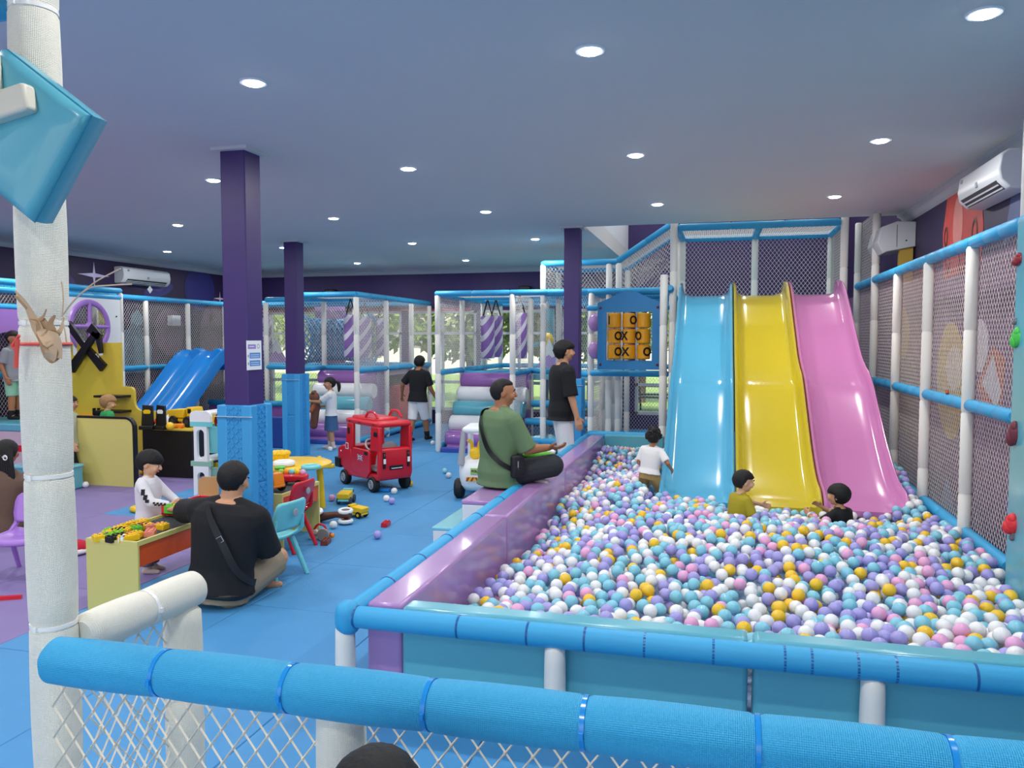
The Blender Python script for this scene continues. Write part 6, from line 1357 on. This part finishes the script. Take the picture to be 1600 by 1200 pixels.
mb = MB(); mb.tube([IG['P'](1.0-.02*abs(k), .06*math.sin(k*.5), .052*math.cos(k*.5)+.012)*.86 for k in range(-6, 7)], .012, 8); mb.tube([IG['P'](tt, -.02, .085)*.86 for tt in (.97, .8, .65)], .014, 8); mb.build('cream_ruffle', mat('cream_print', '#C7B08A', .8), IG['t'])
mb = MB(); w_ = IG['w', -1]*.86; e = IG['e', -1]*.86; d = (w_-e).normalized(); mb.tube([w_-d*.012, w_-d*.002], .021, 14); mb.build('white_bracelet', M_wpl, IG['t'])
# children on the left
person('boy in grey T-shirt and green shorts standing on the padded block at the left edge', (-9.1, 8.4, .69), R(-80), 1.2, hd=.16, skin=M_skin, head=(R(-5), R(0)), shirt=mat('grey_tee', '#8E9298', .85), hem=-.14, pants=mat('mint_shorts', '#8FC2A6', .85), cuff=.9, hair='short', vox=.007, socks=M_blackc)
person('small child in sage shirt and black trousers walking by the teal bench', (-7.55, 7.72, 0), R(-75), 1.1, hd=.17, skin=M_skin2, head=(R(-5), R(0)), aR=(.14, .12, .45), fR=(.05, .1, .05), fL=(-.05, -.08, .06), shirt=mat('pale_sage_cotton', '#B4B9A0', .85), hem=-.05, pants=M_blackc, cuff=1.9, hair='short', vox=.007)
person('fair-haired child in green shirt inside the yellow workshop booth', (-7.66, 8.45, 0), R(-35), 1.05, hd=.175, skin=M_skin3, head=(R(-10), R(-12)), shirt=mat('bright_green_cotton', '#2FA35A', .85), hem=-.1, pants=M_blackc, cuff=1.8, hair='mop', hairm=M_blond, vox=.007)
LHp = person('long-haired person in brown sitting on the purple mats at the left edge', (-6.12, 5.35, 0), R(20), 1.6, skin=M_skin, hipz=.07, spine=(.22, .1, 1), fL=(.06, .2, .04), fR=(-.06, .24, .04), kL=(-1, .3, .35), kR=(1, .3, .35), aR=(.1, .22, .16), aL=(-.1, .22, .16), shirt=mat('brown_cotton', '#6B5546', .85), sleeve='long', hem=-.05, pants=mat('brown_cotton', '#6B5546', .85), cuff=1.9, hair='long', vox=.008)
hc = thing('hair_clip', 'white curly hair clip in the long black hair at the left edge', 'hair clip', LHp['t'].matrix_basis@(LHp['g'](.12, -.56, -.12)*1.6)); mb = MB(); mb.torus((-.03, 0, 0), .02, .005, 'y', 14, 6); mb.torus((.03, 0, 0), .02, .005, 'y', 14, 6); mb.tube([(-.05, 0, 0), (.05, 0, .01)], .004, 6); mb.build('clip', M_wpl, hc)
person('dark-haired child before the near fence, only the hair top in view', (-.52, 1.1, 0), R(5), 1.11, hd=.17, skin=M_skin2, head=(0, R(-10)), shirt=mat('plum_cotton', '#5A4A66', .85), pants=M_blackc, cuff=1.9, hair='long', vox=.007)

# ------------------------------------------------------------------ the balls in the pit
rng = random.Random(11); D_ = .074; RB = D_/2
def surf(x, y):
    z = .40+.035*math.sin(x*2.1+y*1.3)+.03*math.sin(y*2.7-x*1.1)
    z -= .17*math.exp(-((x+1.4)/.42)**2)*(1 if 4.2 < y < 8.6 else max(0, 1-abs(y-(4.2 if y < 5 else 8.6))/.9))
    if y < 3.9: z += .03
    if y > 6.3 and x > -.6: z -= .085*min(1, (y-6.3)/.6)
    if x > 1.45 and y > 6.6: z += .16*min(1, (y-6.6)/1.0)
    return z
def inside(x, y):
    if y < 3.435+RB or x < -1.40+RB or x > 1.73-RB: return False
    if y < 5.14+RB and x > 1.63-RB: return False
    if y < 7.12 or (x < -.53-RB and y < 7.28): return True
    if y < 10.02 and x < -.53-RB: return True
    if y < 9.4 and x > 1.6+.0: return True
    return False
# keep clear of the children in the pit: (x, y, radius, up to height)
bodies = [(.17, 6.35, .13), (.33, 6.45, .12), (.98, 6.52, .12), (.85, 6.62, .11), (-.6, 7.3, .1), (1.02, 6.5, .12), (.22, 6.38, .13)]
cells = {}
def near(x, y):
    i, j = int(x/D_+100), int(y/D_)
    for a in (i-1, i, i+1):
        for b in (j-1, j, j+1):
            for q in cells.get((a, b), ()): yield q
balls = []
def drop(x, y, cap_):
    base = surf(x, y)-.17; z = base+rng.random()*.03
    for (qx, qy, qz) in near(x, y):
        r2 = (qx-x)**2+(qy-y)**2
        if r2 < D_*D_: z = max(z, qz+math.sqrt(D_*D_-r2))
    if z+RB > surf(x, y)+cap_: return False
    cells.setdefault((int(x/D_+100), int(y/D_)), []).append((x, y, z)); balls.append((x, y, z)); return True
def blocked(x, y):
    return any((x-a)**2+(y-b)**2 < (r+RB*.6)**2 for a, b, r in bodies)
for k in range(52000):
    x = rng.uniform(-1.4, 1.75); y = rng.uniform(3.4, 10.05)
    if y > 7.3 and rng.random() < .0: continue
    if not inside(x, y) or blocked(x, y): continue
    # let a ball roll a little towards the lowest free spot nearby
    best = None
    for t_ in range(3):
        xx, yy = x+rng.uniform(-.02, .02), y+rng.uniform(-.02, .02)
        if not inside(xx, yy) or blocked(xx, yy): continue
        z = surf(xx, yy)-.17
        for (qx, qy, qz) in near(xx, yy):
            r2 = (qx-xx)**2+(qy-yy)**2
            if r2 < D_*D_: z = max(z, qz+math.sqrt(D_*D_-r2))
        if best is None or z < best[0]: best = (z, xx, yy)
    if best: drop(best[1], best[2], .02+.018*rng.random())
# which balls lie on top (nothing above them) -> visible
def topness(b):
    n = 0
    for q in near(b[0], b[1]):
        if q[2] > b[2]+.03 and (q[0]-b[0])**2+(q[1]-b[1])**2 < (D_*.75)**2: n += 1
    return n
cam_p = Vector((0, 0, CAMH)); info = []
for b in balls:
    info.append((b, topness(b), (Vector(b)-cam_p).length))
names = ['teal', 'lilac', 'white', 'yellow', 'pink']; wts = [.29, .25, .29, .09, .08]
info = [i for i in info if i[0][2] > surf(i[0][0], i[0][1])-.135]
colr = {i[0]: rng.choices(names, wts)[0] for i in info}
def in_view(b):
    d = Vector(b)-cam_p; z = d.dot(_fw); px = 800+1220*d.dot(_rt)/z; py = 600-1220*d.dot(_up)/z
    return -20 < px < 1620 and py < 1075
tops = sorted([i for i in info if i[1] == 0 and in_view(i[0])], key=lambda i: i[2])[:298]
solo = set(i[0] for i in tops)
bm = bmesh.new(); bmesh.ops.create_icosphere(bm, subdivisions=3, radius=RB); proto = {}
for c_ in names:
    me = bpy.data.meshes.new('pit_ball'); bm.to_mesh(me); me.polygons.foreach_set('use_smooth', [True]*len(me.polygons)); me.materials.append(BALLC[c_]); proto[c_] = me
bm.free()
for (b, tp, ds) in tops:
    c_ = colr[b]; o = bpy.data.objects.new('pit_ball', proto[c_]); COL.objects.link(o); o.location = b
    tag(o, '%s plastic ball in the nearest part of the ball pit' % c_, 'ball', '%s balls in the nearest part of the pit' % c_)
def ico(sub):
    bm = bmesh.new(); bmesh.ops.create_icosphere(bm, subdivisions=sub, radius=RB); v = np.array([tuple(x.co) for x in bm.verts], dtype=np.float32); f = np.array([[q.index for q in p.verts] for p in bm.faces], dtype=np.int32); bm.free(); return v, f
sets = {2: ico(2), 1: ico(1)}; VV, FF, MI = [], [], []; off = 0
for (b, tp, ds) in info:
    if b in solo: continue
    if tp >= 2 and b[2] < surf(b[0], b[1])-.09: continue
    v, f = sets[2 if (tp == 0 or ds < 5.5) and ds < 8.5 else 1]
    VV.append(v+np.array(b, dtype=np.float32)); FF.append(f+off); MI += [names.index(colr[b])]*len(f); off += len(v)
VV = np.concatenate(VV); FF = np.concatenate(FF)
me = bpy.data.meshes.new('pit_balls'); me.vertices.add(len(VV)); me.vertices.foreach_set('co', VV.ravel()); me.loops.add(len(FF)*3); me.loops.foreach_set('vertex_index', FF.ravel())
me.polygons.add(len(FF)); me.polygons.foreach_set('loop_start', np.arange(0, len(FF)*3, 3, dtype=np.int32)); me.polygons.foreach_set('loop_total', np.full(len(FF), 3, dtype=np.int32))
for c_ in names: me.materials.append(BALLC[c_])
me.polygons.foreach_set('material_index', np.array(MI, dtype=np.int32)); me.polygons.foreach_set('use_smooth', np.ones(len(FF), dtype=bool)); me.update(calc_edges=True); me.validate()
o = bpy.data.objects.new('pit_balls', me); COL.objects.link(o); tag(o, 'farther pastel balls filling the ball pit up to the slides', 'balls', None, 'stuff')
print('balls', len(balls), len(info), 'tris', len(FF))
for o in [bpy.data.objects.get('mat_tile_seed')]:
    if o: bpy.data.objects.remove(o)
